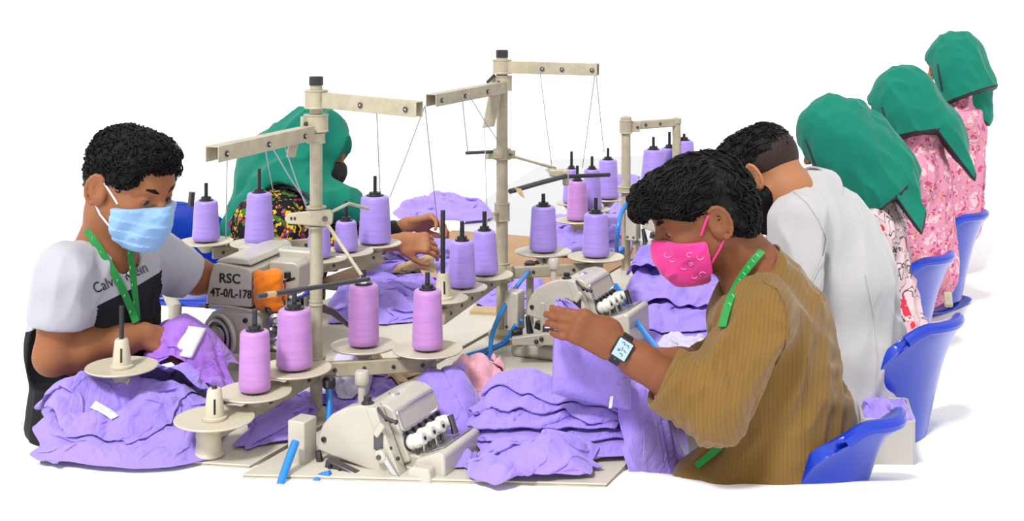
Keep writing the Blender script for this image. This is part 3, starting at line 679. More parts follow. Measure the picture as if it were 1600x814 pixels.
MB().tube([P(503, 594, 2.9), P(514, 596, 2.87), P(527, 585, 2.86)], .004, 8).build('fitting_clip', M['steel'], t)
o = MB().tube([PT(838, 410, .757), PT(868, 392, .757), PT(896, 374, .757)], .007, 8).build('black_cable', M['rubber']); tag(o, 'black cable lying across the brown bench behind the second machine', 'cable')
# ---------------------------------------------------------------- cloth: a small position based simulation of garments pushed together on the bench
HX0, HY0, HS = -1.5, 2.35, .006
HM = np.full((500, 780), .75)
_gx, _gy = np.meshgrid(HX0 + HS * np.arange(500), HY0 + HS * np.arange(780), indexing='ij')
_v = (_gx - O0.x) * N.x + (_gy - O0.y) * N.y
HM = np.where(_v > 0, .75 - np.clip(_v / .05, 0, 1) * .17, .75)
HM = np.where(_gy < 2.535, .745, HM)
def hsample(p):
    i = np.clip((p[..., 0] - HX0) / HS, 0, 498); j = np.clip((p[..., 1] - HY0) / HS, 0, 778)
    i0 = i.astype(int); j0 = j.astype(int); a = i - i0; b = j - j0
    return (HM[i0, j0] * (1 - a) + HM[i0 + 1, j0] * a) * (1 - b) + (HM[i0, j0 + 1] * (1 - a) + HM[i0 + 1, j0 + 1] * a) * b
def upsample(p, k=3):
    for ax in (0, 1):
        n = p.shape[ax]; t = np.linspace(0, n - 1, (n - 1) * k + 1); i = np.minimum(t.astype(int), n - 2); f = t - i
        f = f.reshape((-1, 1, 1) if ax == 0 else (1, -1, 1))
        p = np.take(p, i, ax) * (1 - f) + np.take(p, i + 1, ax) * f
    return p
def stamp(p, lift=.003):
    q = upsample(p, 3).reshape(-1, 3)
    i = np.clip(((q[:, 0] - HX0) / HS + .5).astype(int), 0, 499); j = np.clip(((q[:, 1] - HY0) / HS + .5).astype(int), 0, 779)
    np.maximum.at(HM, (i, j), q[:, 2] + lift)
def bump(x, y, r, h, p=2.0):
    "a temporary mound under a cloth (hidden by it)"
    return (x, y, r, h, p)
def smooth_noise(shape, cells, rng):
    g = rng.normal(size=(cells[0] + 3, cells[1] + 3))
    u = np.linspace(0, cells[0], shape[0]); v = np.linspace(0, cells[1], shape[1])
    i = np.minimum(u.astype(int), cells[0]); j = np.minimum(v.astype(int), cells[1])
    a = (u - i)[:, None]; b = (v - j)[None]; a = a * a * (3 - 2 * a); b = b * b * (3 - 2 * b)
    G = lambda di, dj: g[np.ix_(i + di, j + dj)]
    return (G(0, 0) * (1 - a) + G(1, 0) * a) * (1 - b) + (G(0, 1) * (1 - a) + G(1, 1) * a) * b
def pbd(p, su, sv, iters, seed, mounds=(), bend=.12, pin=True, rough=.02, grav=.0006):
    rng = np.random.default_rng(seed); nx, ny = p.shape[:2]
    q = p.copy()
    k1 = smooth_noise((nx, ny), (4, 3), rng) * .18 + 1; k2 = smooth_noise((nx, ny), (3, 4), rng) * .18 + 1
    ei = np.minimum(np.arange(nx), nx - 1 - np.arange(nx))[:, None] / nx; ej = np.minimum(np.arange(ny), ny - 1 - np.arange(ny))[None] / ny
    ew = np.clip(np.minimum(ei, ej) / .16, 0, 1); ew = .12 + .88 * ew * ew * (3 - 2 * ew)
    ru = np.linalg.norm(p[1:] - p[:-1], axis=2) * (1 + (su - 1) * np.clip(k1[1:], .3, 1.8) * ew[1:]); rv = np.linalg.norm(p[:, 1:] - p[:, :-1], axis=2) * (1 + (sv - 1) * np.clip(k2[:, 1:], .3, 1.8) * ew[:, 1:])
    def floor_at(P_):
        z = hsample(P_)
        for x, y, r, h, e in mounds:
            d2 = ((P_[..., 0] - x) ** 2 + (P_[..., 1] - y) ** 2) / (r * r); z = z + h * np.exp(-d2 ** (e / 2))
        return z
    # random crumple seed
    z0 = floor_at(p)
    amp = rough
    wx = p[..., 0] + smooth_noise((nx, ny), (5, 4), rng) * .03; wy = p[..., 1] + smooth_noise((nx, ny), (4, 5), rng) * .03
    th = rng.uniform(0, PI) + smooth_noise((nx, ny), (2, 2), rng) * .55
    rg = np.zeros((nx, ny))
    for lam, a_, dth in ((.085, 1.0, 0), (.055, .55, 1.0), (.14, .8, -.7)):
        ph = (wx * np.cos(th + dth) + wy * np.sin(th + dth)) * 2 * PI / lam + rng.uniform(0, 6)
        rg += a_ * np.clip(np.sin(ph), -.2, 1) ** 1 * np.clip(.6 + .6 * smooth_noise((nx, ny), (4, 4), rng), 0, 1.5)
    p[..., 2] = z0 + .006 + np.maximum(rg, 0) * amp * ew + np.abs(smooth_noise((nx, ny), (max(3, nx // 7), max(3, ny // 7)), rng)) * amp * .5
    vel = np.zeros_like(p); pinxy = q[..., :2].copy()
    edge = np.zeros((nx, ny), bool); edge[0] = edge[-1] = True; edge[:, 0] = edge[:, -1] = True
    rd = np.sqrt(ru[:, :-1] ** 2 + rv[:-1] ** 2); r2u = ru[1:] + ru[:-1]; r2v = rv[:, 1:] + rv[:, :-1]
    cons = []
    for o in (0, 1):
        cons.append(((slice(o, nx - 1, 2), slice(None)), (slice(o + 1, nx, 2), slice(None)), ru[o::2], .5))
        cons.append(((slice(None), slice(o, ny - 1, 2)), (slice(None), slice(o + 1, ny, 2)), rv[:, o::2], .5))
        for s in (0, 1):
            a = (slice(o, nx - 1, 2), slice(s, ny - 1, 2)); b = (slice(o + 1, nx, 2), slice(s + 1, ny, 2)); cons.append((a, b, rd[o::2, s::2], .18))
            a = (slice(o + 1, nx, 2), slice(s, ny - 1, 2)); b = (slice(o, nx - 1, 2), slice(s + 1, ny, 2)); cons.append((a, b, rd[o::2, s::2], .18))
    for st in (0, 1, 2, 3):
        i = np.arange(st, nx - 2, 4); cons.append(((i, slice(None)), (i + 2, slice(None)), r2u[i], bend)) if len(i) else None
        j = np.arange(st, ny - 2, 4); cons.append(((slice(None), j), (slice(None), j + 2), r2v[:, j], bend)) if len(j) else None
    for it in range(iters):
        old = p.copy()
        vel[..., 2] -= grav; p = p + vel
        for sub_ in range(2):
            for a, b, r, k in cons:
                d = p[b] - p[a]; l = np.sqrt((d * d).sum(-1)) + 1e-9
                c = (k * (l - r) / l)[..., None] * d
                p[a] += c; p[b] -= c
        z = floor_at(p); low = p[..., 2] < z
        p[..., 2] = np.where(low, z, p[..., 2])
        p[..., :2] = np.where(low[..., None], old[..., :2] * .7 + p[..., :2] * .3, p[..., :2])
        if pin: p[edge, :2] = p[edge, :2] * .3 + pinxy[edge] * .7
        vel = np.clip((p - old) * .8, -.012, .012)
    return p
def grid_faces(nx, ny):
    i = np.arange(nx * ny).reshape(nx, ny)
    return np.stack([i[:-1, :-1], i[1:, :-1], i[1:, 1:], i[:-1, 1:]], -1).reshape(-1, 4)
def quad_grid(c, n, rng, wob=.012, round_=.0):
    a, b, cc, d = [np.array(q[:2]) for q in c]; s = np.linspace(0, 1, n[0])[:, None, None]; t = np.linspace(0, 1, n[1])[None, :, None]
    if round_:
        S = s * 2 - 1; T = t * 2 - 1; S2 = S * np.sqrt(1 - round_ * T * T / 2); T2 = T * np.sqrt(1 - round_ * S * S / 2); s, t = (S2 + 1) / 2, (T2 + 1) / 2
    xy = (a * (1 - s) + b * s) * (1 - t) + (d * (1 - s) + cc * s) * t
    xy = xy + np.stack([smooth_noise(n, (5, 5), rng), smooth_noise(n, (5, 5), rng)], -1) * wob
    return np.concatenate([xy, np.zeros(n + (1,))], -1)
def cloth(name, corners, n, slack, m, label, group=None, seed=1, res=1.35, iters=170, mounds=(), thick=.0022, wob=.014, rnd=.5, bend=.12, rough=.02, do_stamp=True, cat='garment', top=0, fold_a=.016):
    n = (int(n[0] * res), int(n[1] * res)); rng = np.random.default_rng(seed + 100); g = quad_grid(corners, n, rng, wob, rnd)
    su, sv = slack if isinstance(slack, tuple) else (slack, slack)
    p = pbd(g, su, sv, iters, seed, mounds, bend, rough=rough)
    if fold_a:
        nx, ny = n; ext = np.linalg.norm(p[-1, ny // 2, :2] - p[0, ny // 2, :2]) + np.linalg.norm(p[nx // 2, -1, :2] - p[nx // 2, 0, :2])
        wx = p[..., 0] + smooth_noise((nx, ny), (4, 3), rng) * .045; wy = p[..., 1] + smooth_noise((nx, ny), (3, 4), rng) * .045; th = rng.uniform(0, PI)
        for lam, a_, dt in ((.17, 1, 0), (.10, .62, .9), (.065, .36, -.6)):
            ph = (wx * math.cos(th + dt) + wy * math.sin(th + dt)) * PI / lam + rng.uniform(0, 6); w_ = np.clip(.75 + .75 * smooth_noise((nx, ny), (3, 3), rng), 0, 1.6)
            p[..., 2] += fold_a * a_ * np.abs(np.sin(ph)) ** .75 * w_ * np.clip(np.minimum(np.minimum(np.arange(nx), nx - 1 - np.arange(nx))[:, None] / nx, np.minimum(np.arange(ny), ny - 1 - np.arange(ny))[None] / ny) / .12, .1, 1)
    if do_stamp: stamp(p)
    o = npmesh(name, p.reshape(-1, 3) + np.array([0, 0, .002]), grid_faces(*n), m, top=True)
    s = o.modifiers.new('thickness', 'SOLIDIFY'); s.thickness = thick; s.offset = 1
    b = o.modifiers.new('sub', 'SUBSURF'); b.levels = 1; b.render_levels = 1
    tag(o, label, cat, group); return o
M['lavc'] = weave('lavender_jersey', alb(176, 149, 250), 700, .3, .08, wrinkle=.36)
M['violetc'] = weave('violet_jersey', alb(186, 124, 240), 700, .3, .08, wrinkle=.36)
M['pinkc'] = weave('pink_cloth', alb(250, 180, 194), 700, .25, .08, wrinkle=.45)
M['palec'] = weave('pale_lilac_cloth', alb(226, 216, 246), 700, .2, .1)
M['tanc'] = weave('tan_cloth', alb(216, 182, 136), 700, .25, .15)
M['orangec'] = weave('orange_cloth', alb(252, 134, 16), 600, .3, .08)
G1 = 'lavender garments heaped on the benches'
# obstacles stamped into the height field so the cloth does not run through them
def block(c, r, z):
    d = np.hypot(_gx - c[0], _gy - c[1]); HM[:] = np.where(d < r, np.maximum(HM, z), HM)

# left heap
c = [PT(20, 726), PT(330, 724), PT(365, 640), PT(50, 652)]
cloth('garment', [PT(52, 734), PT(325, 732), PT(372, 640), PT(62, 668)], (66, 50), 1.28, M['lavc'], 'large crumpled lavender garment spread at the front left bench edge', G1, 3, mounds=[bump(*PT(120, 660)[:2], .16, .05), bump(*PT(260, 650)[:2], .14, .045)], rough=.02)
cloth('garment', [PT(54, 704), PT(225, 712), PT(335, 640), PT(78, 630)], (54, 44), 1.22, M['lavc'], 'lavender garment rolled in folds on top of the front left heap', G1, 8, mounds=[bump(*PT(100, 660)[:2], .11, .035)], rough=.03)
cloth('garment', [PT(165, 662), PT(335, 655), PT(350, 612), PT(190, 622)], (46, 30), 1.2, M['lavc'], 'lavender garment stretched between the empty spool cup and violet bundle', G1, 14, mounds=[bump(*PT(270, 640)[:2], .10, .05)], rough=.02)
c0 = PT(290, 606)
cloth('garment_bundle', [PT(214, 636), PT(366, 640), PT(362, 580), PT(228, 580)], (44, 44), 1.3, M['violetc'], 'violet garment bunched up in the hands of the masked man at left', 'garments in hands', 21, mounds=[bump(c0.x, c0.y, .118, .155, 2.6)], rough=.02, wob=.01)
cloth('garment', [PT(352, 704), PT(468, 697), PT(520, 612), PT(440, 612)], (42, 40), 1.42, M['lavc'], 'crumpled lavender garment below the two left orchid cones', G1, 5, mounds=[bump(*PT(430, 655)[:2], .09, .03)], rough=.03)
cloth('garment', [PT(500, 655), PT(610, 650), PT(620, 585), PT(520, 585)], (36, 30), 1.3, M['lavc'], 'lavender garment behind the capped post of the nearest machine', G1, 6, mounds=[bump(*PT(570, 620)[:2], .08, .03)], rough=.03)
cloth('garment', [PT(520, 640), PT(575, 640), PT(585, 580), PT(530, 575)], (26, 30), (1.35, 1.05), M['palec'], 'pale lilac cloth with upright folds behind the capped post', None, 7, mounds=[bump(*PT(555, 600)[:2], .08, .04)], rough=.02)
cloth('tan_cloth', [PT(570, 622), PT(635, 622), PT(640, 575), PT(575, 572)], (28, 26), 1.25, M['tanc'], 'tan cloth crumpled under the right bar of the nearest stand', None, 9, rough=.02, cat='cloth')
# middle left, behind the nearest pole
cloth('garment', [PT(500, 512), PT(655, 508), PT(700, 440), PT(540, 436)], (50, 44), 1.34, M['lavc'], 'crumpled lavender garment behind the nearest pole on the left row', G1, 31, mounds=[bump(*PT(590, 475)[:2], .12, .04)], rough=.03)
cloth('garment', [PT(560, 440), PT(760, 444), PT(770, 412), PT(600, 410)], (44, 24), 1.15, M['lavc'], 'flat lavender garment on the brown bench behind the tall black pin', G1, 32, rough=.015)
cloth('tan_cloth', [PT(612, 438), PT(678, 442), PT(690, 424), PT(630, 424)], (22, 16), 1.1, M['tanc'], 'small tan scrap on the lavender garment of the brown bench', None, 33, rough=.01, cat='cloth')
cloth('garment', [PT(590, 412), PT(705, 412), PT(710, 384), PT(610, 382)], (40, 28), 1.38, M['lavc'], 'lavender garment under the sewing hands of the woman at left', 'garments in hands', 34, mounds=[bump(*PT(660, 395)[:2], .12, .04)], rough=.04)
cloth('garment', [PT(735, 482), PT(832, 486), PT(850, 446), PT(748, 446)], (36, 30), 1.36, M['lavc'], 'small lavender garment left of the second oil box', G1, 35, rough=.03)
cloth('garment', [PT(610, 352), PT(765, 350), PT(760, 318), PT(640, 308)], (40, 24), 1.25, M['lavc'], 'lavender garment far back on the pale grey table', G1, 36, mounds=[bump(*PT(680, 335)[:2], .22, .05)], rough=.05)
cloth('garment', [PT(836, 404), PT(990, 404), PT(990, 332), PT(868, 338)], (46, 36), 1.24, M['lavc'], 'lavender garments spread far back under the distant cones', G1, 37, mounds=[bump(*PT(930, 370)[:2], .22, .05)], rough=.05)
cloth('garment', [PT(944, 340), PT(1000, 340), PT(1000, 300), PT(950, 300)], (26, 24), 1.2, M['lavc'], 'lavender garment far back right behind the third pole', G1, 38, mounds=[bump(*PT(980, 320)[:2], .2, .12)], rough=.05)
# right row, behind the raised hand
for k, (cs, sl, lab, mo) in enumerate([
        ([PT(950, 545), PT(1150, 545), PT(1165, 452), PT(985, 448)], 1.1, 'lowest lavender garment of the pile right of the second machine', .02),
        ([PT(955, 530), PT(1140, 532), PT(1160, 455), PT(985, 455)], 1.12, 'second lavender garment of the pile right of the second machine', .02),
        ([PT(960, 508), PT(1135, 515), PT(1150, 462), PT(985, 455)], 1.16, 'third lavender garment of the pile right of the second machine', .03),
        ([PT(965, 486), PT(1130, 492), PT(1150, 468), PT(990, 458)], 1.28, 'topmost rumpled lavender garment right of the second machine', .05)]):
    cloth('garment', cs, (46, 34), sl, M['lavc'], lab, G1, 50 + k, mounds=[bump(*((cs[0] + cs[2]) / 2)[:2], .22, mo)], rough=.03)
cloth('garment', [PT(1060, 470), PT(1170, 478), PT(1190, 432), PT(1075, 428)], (32, 26), 1.1, M['lavc'], 'smooth lavender fold standing up behind the pink mask', G1, 58, mounds=[bump(*PT(1120, 455)[:2], .16, .12)], rough=.02)
cloth('plastic_wrap', [PT(1010, 575), PT(1110, 572), PT(1120, 535), PT(1020, 540)], (30, 20), 1.3, M['palec'], 'pale crinkled plastic wrap behind the hidden hand', None, 59, rough=.02, cat='wrap')
# pink rag
cc = PT(738, 616)
cloth('pink_rag', [PT(694, 638), PT(772, 640), PT(788, 598), PT(706, 596)], (40, 36), 1.55, M['pinkc'], 'pink scrunched rag on the bench beside the blue hoses', None, 61, mounds=[bump(cc.x, cc.y, .066, .07, 3)], rough=.045, wob=.006, rnd=.9, cat='rag', fold_a=.022)
cloth('pink_rag', [PT(768, 612), PT(786, 612), PT(788, 604), PT(770, 602)], (14, 12), 1.3, M['pinkc'], 'tiny pink scrap right of the pink rag', None, 62, rough=.01, wob=.004, cat='rag')
# drape beside the nearest machine
cloth('garment', [PT(668, 735), PT(748, 742), PT(735, 625), PT(640, 618)], (40, 46), (1.25, 1.12), M['lavc'], 'lavender garment draped along the right side of the nearest machine', G1, 63, mounds=[bump(*PT(690, 650)[:2], .085, .085, 2.5)], rough=.02)
# the big stack in front of the man in brown
stack = [
    ([PT(728, 726), PT(1000, 728), PT(1060, 640), PT(740, 668)], 1.05, 'lowest lavender garment of the big stack before the brown shirt', .010),
    ([PT(722, 712), PT(985, 716), PT(1062, 640), PT(738, 666)], 1.05, 'second lavender garment from the bottom of the big stack', .008),
    ([PT(730, 706), PT(968, 712), PT(1062, 640), PT(734, 668)], 1.26, 'third rumpled lavender garment of the big stack', .012),
    ([PT(724, 694), PT(985, 712), PT(1066, 640), PT(752, 662)], 1.04, 'fourth lavender garment of the big stack', .006),
    ([PT(728, 680), PT(1000, 712), PT(1068, 640), PT(790, 650)], 1.02, 'smooth topmost lavender garment of the big stack', .005)]
for k, (cs, sl, lab, mo) in enumerate(stack):
    ctr = (cs[0] + cs[1] + cs[2] + cs[3]) / 4
    cloth('garment', cs, (60, 36), sl, M['lavc'], lab, 'stacked lavender garments before the brown shirt', 70 + k, mounds=[bump(ctr.x, ctr.y, .26, mo, 4)], rough=(.028 if k == 2 else .010), bend=.3, wob=.009, thick=.006, fold_a=(.016 if k == 2 else .006))
cloth('garment', [PT(962, 722), PT(1066, 746), PT(1085, 660), PT(985, 640)], (44, 40), (1.08, 1.1), M['lavc'], 'lavender garment falling over the bench edge towards the lap', G1, 80, rough=.012, fold_a=.006, bend=.3, mounds=[bump(*PT(1030, 690)[:2], .12, .06, 3)])
cloth('garment', [PT(735, 760), PT(918, 756), PT(945, 722), PT(760, 712)], (50, 30), 1.24, M['lavc'], 'crumpled lavender garment at the front edge below the big stack', G1, 81, mounds=[bump(*PT(830, 735)[:2], .11, .03)], rough=.02)
# ---------------------------------------------------------------- smooth solids: signed distance fields meshed by surface nets
_rl = np.random.default_rng(7).random((32, 32, 32)).astype(np.float32)
def noise3(x, y, z):
    xi = np.floor(x).astype(np.int32); yi = np.floor(y).astype(np.int32); zi = np.floor(z).astype(np.int32)
    a = x - xi; b = y - yi; c = z - zi; a = a * a * (3 - 2 * a); b = b * b * (3 - 2 * b); c = c * c * (3 - 2 * c)
    g = lambda i, j, k: _rl[(xi + i) & 31, (yi + j) & 31, (zi + k) & 31]
    return ((g(0, 0, 0) * (1 - a) + g(1, 0, 0) * a) * (1 - b) + (g(0, 1, 0) * (1 - a) + g(1, 1, 0) * a) * b) * (1 - c) + ((g(0, 0, 1) * (1 - a) + g(1, 0, 1) * a) * (1 - b) + (g(0, 1, 1) * (1 - a) + g(1, 1, 1) * a) * b) * c
class Field:
    def __init__(s, lo, hi, h):
        s.lo = np.array(lo, dtype=np.float64); s.h = h
        s.n = tuple(int(v) for v in np.ceil((np.array(hi) - s.lo) / h) + 1); s.d = np.full(s.n, 1.0, np.float32)
    def sub(s, lo, hi):
        a = np.maximum(np.floor((np.array(lo) - s.lo) / s.h).astype(int), 0); b = np.minimum(np.ceil((np.array(hi) - s.lo) / s.h).astype(int) + 1, s.n)
        if (b <= a).any(): return None
        sl = tuple(slice(i, j) for i, j in zip(a, b))
        ax = [(s.lo[k] + s.h * np.arange(a[k], b[k])).astype(np.float32) for k in range(3)]
        return sl, ax[0][:, None, None], ax[1][None, :, None], ax[2][None, None, :]
    def op(s, lo, hi, fn, k=.01, mode='u'):
        m = k + s.h * 3
        r = s.sub(np.array(lo) - m, np.array(hi) + m)
        if r is None: return
        sl, x, y, z = r; v = fn(x, y, z).astype(np.float32); d = s.d[sl]
        if mode == 'u':
            if k > 0: h = np.clip(.5 + .5 * (d - v) / k, 0, 1); s.d[sl] = d * (1 - h) + v * h - k * h * (1 - h)
            else: s.d[sl] = np.minimum(d, v)
        elif mode == 's':
            if k > 0: h = np.clip(.5 - .5 * (d + v) / k, 0, 1); s.d[sl] = d * (1 - h) - v * h + k * h * (1 - h)
            else: s.d[sl] = np.maximum(d, -v)
    def cap(s, a, b, ra, rb=None, k=.01, mode='u'):
        a = np.array(a, float); b = np.array(b, float); rb = ra if rb is None else rb; r = max(ra, rb); ab = b - a; L2 = max((ab * ab).sum(), 1e-9)
        def f(x, y, z):
            px, py, pz = x - a[0], y - a[1], z - a[2]; t = np.clip((px * ab[0] + py * ab[1] + pz * ab[2]) / L2, 0, 1)
            return np.sqrt((px - t * ab[0]) ** 2 + (py - t * ab[1]) ** 2 + (pz - t * ab[2]) ** 2) - (ra + (rb - ra) * t)
        s.op(np.minimum(a, b) - r, np.maximum(a, b) + r, f, k, mode)
    def path(s, pts, rs, k=.01):
        for i in range(len(pts) - 1): s.cap(pts[i], pts[i + 1], rs[i], rs[i + 1], k)
    def ell(s, c, r, R=None, k=.01, mode='u'):
        c = np.array(c, float); r = np.array(r, float); R = np.eye(3) if R is None else np.array(R)   # columns of R = axes
        e = np.sqrt(((R * r) ** 2).sum(1))
        def f(x, y, z):
            px, py, pz = x - c[0], y - c[1], z - c[2]
            q = [px * R[0, i] + py * R[1, i] + pz * R[2, i] for i in range(3)]
            k0 = np.sqrt(sum((q[i] / r[i]) ** 2 for i in range(3))) + 1e-6; k1 = np.sqrt(sum((q[i] / r[i] ** 2) ** 2 for i in range(3))) + 1e-6
            return k0 * (k0 - 1) / k1
        s.op(c - e, c + e, f, k, mode)
    def box(s, c, half, R=None, rnd=.005, k=.005, mode='u'):
        c = np.array(c, float); R = np.eye(3) if R is None else np.array(R); hf = np.array(half, float) - rnd; e = np.abs(R * np.array(half)).sum(1)
        def f(x, y, z):
            px, py, pz = x - c[0], y - c[1], z - c[2]
            q = [np.abs(px * R[0, i] + py * R[1, i] + pz * R[2, i]) - hf[i] for i in range(3)]
            o = np.sqrt(sum(np.maximum(v, 0) ** 2 for v in q)); return o + np.minimum(np.maximum(np.maximum(q[0], q[1]), q[2]), 0) - rnd
        s.op(c - e, c + e, f, k, mode)
    def plane(s, p, n, k=.006):
        "keep the side the normal points away from"
        p = np.array(p, float); n = np.array(n, float); n = n / np.linalg.norm(n)
        _, x, y, z = s.sub(s.lo, s.lo + s.h * (np.array(s.n) - 1)); v = ((x - p[0]) * n[0] + (y - p[1]) * n[1] + (z - p[2]) * n[2]).astype(np.float32)
        h = np.clip(.5 - .5 * (s.d - v) / k, 0, 1); s.d = (s.d * (1 - h) + v * h + k * h * (1 - h)).astype(np.float32)
    def plane_cut(s, p, n, R, L_=.16):
        "take away the short cylinder (radius R) beyond point p in direction n: a clean flat cuff"
        p = np.array(p, float); n = norm(n); r = s.sub(p - R - L_, p + R + L_)
        sl, x, y, z = r; u = (x - p[0]) * n[0] + (y - p[1]) * n[1] + (z - p[2]) * n[2]; q = np.sqrt(np.maximum((x - p[0]) ** 2 + (y - p[1]) ** 2 + (z - p[2]) ** 2 - u * u, 0))
        v = np.maximum(np.maximum(-u, u - L_), q - R).astype(np.float32); s.d[sl] = np.maximum(s.d[sl], -v)
    def inter(s, o):
        s.d = np.maximum(s.d, o)
    def displace(s, fn, band=.03):
        i = np.nonzero(np.abs(s.d) < band)
        x, y, z = (s.lo[k] + s.h * i[k] for k in range(3)); s.d[i] += fn(x, y, z).astype(np.float32)
    def mesh(s):
        d = s.d; d = d.copy(); d[0] = d[-1] = 1; d[:, 0] = d[:, -1] = 1; d[:, :, 0] = d[:, :, -1] = 1
        g = d < 0; c = np.zeros(tuple(v - 1 for v in s.n), np.int8)
        offs = [(i, j, k) for i in (0, 1) for j in (0, 1) for k in (0, 1)]
        for i, j, k in offs: c += g[i:s.n[0] - 1 + i, j:s.n[1] - 1 + j, k:s.n[2] - 1 + k]
        idx = np.argwhere((c > 0) & (c < 8)); vid = np.full(c.shape, -1, np.int32); vid[tuple(idx.T)] = np.arange(len(idx))
        acc = np.zeros((len(idx), 3)); cnt = np.zeros(len(idx))
        val = {o: d[idx[:, 0] + o[0], idx[:, 1] + o[1], idx[:, 2] + o[2]] for o in offs}
        for o in offs:
            for ax in range(3):
                if o[ax]: continue
                o2 = tuple(1 if k == ax else o[k] for k in range(3)); a, b = val[o], val[o2]; m = (a < 0) != (b < 0)
                t = np.where(m, a / np.where(m, a - b, 1), 0); pt = np.array(o, float)[None] + np.eye(3)[ax][None] * t[:, None]
                acc += pt * m[:, None]; cnt += m
        v = s.lo + s.h * (idx + acc / cnt[:, None]); q = []
        for ax in range(3):
            o1, o2 = [(1, 2), (2, 0), (0, 1)][ax]
            A = [slice(None)] * 3; A[ax] = slice(0, -1); B = [slice(None)] * 3; B[ax] = slice(1, None)
            e = np.argwhere(g[tuple(A)] != g[tuple(B)]); e = e[(e[:, o1] > 0) & (e[:, o2] > 0) & (e[:, o1] < c.shape[o1]) & (e[:, o2] < c.shape[o2])]
            flip = g[tuple(e.T)]; u1 = np.eye(3, dtype=int)[o1]; u2 = np.eye(3, dtype=int)[o2]
            f = [vid[tuple((e - u).T)] for u in (u1 + u2, u2, 0 * u1, u1)]
            qq = np.stack(f, -1); q.append(np.where(flip[:, None], qq, qq[:, ::-1]))
        return v, np.concatenate(q)
    def build(s, name, mats, parent, mi=None, smooth_it=1):
        v, q = s.mesh()
        for _ in range(smooth_it): v = relax(v, q)
        return npmesh(name, v, q, mats, parent, mi=None if mi is None else mi(v[q].mean(1)))
def relax(v, q, a=.5):
    acc = np.zeros_like(v); cnt = np.zeros(len(v))
    for i in range(4):
        for j in (1, 3):
            np.add.at(acc, q[:, i], v[q[:, (i + j) % 4]]); np.add.at(cnt, q[:, i], 1)
    return v * (1 - a) + a * acc / np.maximum(cnt, 1)[:, None]
def norm(v): v = np.array(v, float); return v / np.linalg.norm(v)
class Frame:
    "a right handed frame: x forward, y left, z up, at origin o, scale s"
    def __init__(s, o, yaw, pitch=0, roll=0, scale=1.0):
        R = Matrix.Rotation(yaw, 3, 'Z') @ Matrix.Rotation(pitch, 3, 'Y') @ Matrix.Rotation(roll, 3, 'X'); s.R = np.array(R); s.o = np.array(o, float); s.s = scale
    def p(s, x, y, z): return s.o + s.R @ (np.array([x, y, z]) * s.s)
    def v(s, x, y, z): return s.R @ np.array([x, y, z])
    def loc(s, P_): return ((np.asarray(P_) - s.o) @ s.R) / s.s
def head(f, H, neck=None, nr=.056, ears=True, jaw=1.0):
    "head and face of the body field f in frame H"
    E = lambda c, r, k=.012, m='u', R=None: f.ell(H.p(*c), np.array(r) * H.s, H.R if R is None else H.R @ R, k, m)
    Cp = lambda a, b, r1, r2=None, k=.01, m='u': f.cap(H.p(*a), H.p(*b), r1 * H.s, (r2 or r1) * H.s, k, m)
    E((-.014, 0, .036), (.098, .077, .084)); E((.028, 0, -.030), (.062, .061, .082), .03); E((.03, 0, .03), (.066, .066, .06), .03)
    for s_ in (-1, 1):
        Cp((-.004, s_ * .058, -.045), (.062, s_ * .018, -.100), .017 * jaw, .015, .025); E((.058, s_ * .044, -.022), (.024, .021, .02), .02)
    E((.070, 0, -.101), (.021, .024, .017), .018)
    for s_ in (-1, 1): Cp((.086, s_ * .012, .022), (.070, s_ * .050, .024), .010, .008, .014)
    for s_ in (-1, 1): E((.098, s_ * .032, .004), (.016, .019, .012), .010, 's')
    for s_ in (-1, 1):     # eyelids over the socket
        E((.079, s_ * .032, .0035), (.0135, .016, .0128), .004)
    for s_ in (-1, 1): E((.093, s_ * .033, -.001), (.012, .013, .0042), .003, 's')
    Cp((.088, 0, .016), (.112, 0, -.024), .008, .0105, .012); E((.112, 0, -.028), (.012, .012, .010), .006)
    for s_ in (-1, 1): E((.102, s_ * .013, -.032), (.010, .008, .008), .005)
    Cp((.094, -.016, -.060), (.094, .016, -.060), .0065, None, .008); Cp((.092, -.014, -.072), (.092, .014, -.072), .0075, None, .008)
    E((.101, 0, -.066), (.010, .020, .0016), .003, 's')
    if ears:
        for s_ in (-1, 1):
            Re = np.array(Matrix.Rotation(s_ * -.38, 3, 'Z') @ Matrix.Rotation(-.2, 3, 'Y'))
            E((-.010, s_ * .082, -.003), (.022, .0095, .035), .004, 'u', Re)
            E((-.004, s_ * .096, .002), (.014, .0125, .024), .002, 's', Re)
            Cp((-.022, s_ * .089, .014), (-.019, s_ * .090, -.016), .0035, .003, .003); Cp((-.022, s_ * .089, .014), (-.006, s_ * .086, .028), .0035, .003, .003)
            rim = [(-.010 - .0215 * math.sin(t) * (1 if t < PI else .75), -.003 + .034 * math.cos(t)) for t in np.linspace(-.6, 3.0, 9)]
            for (x0, z0), (x1, z1) in zip(rim[:-1], rim[1:]): Cp((x0, s_ * (.0875 + (-x0 - .01) * .40), z0), (x1, s_ * (.0875 + (-x1 - .01) * .40), z1), .0044, None, .002)
            E((.004, s_ * .079, -.012), (.006, .005, .009), .004); E((-.006, s_ * .078, -.033), (.008, .005, .008), .004)
    if neck is not None:
        Cp((-.03, 0, -.02), (-.032, 0, -.07), nr * 1.0, nr, .02); f.cap(H.p(-.032, 0, -.06), neck, nr * H.s, nr * 1.12 * H.s, .03)
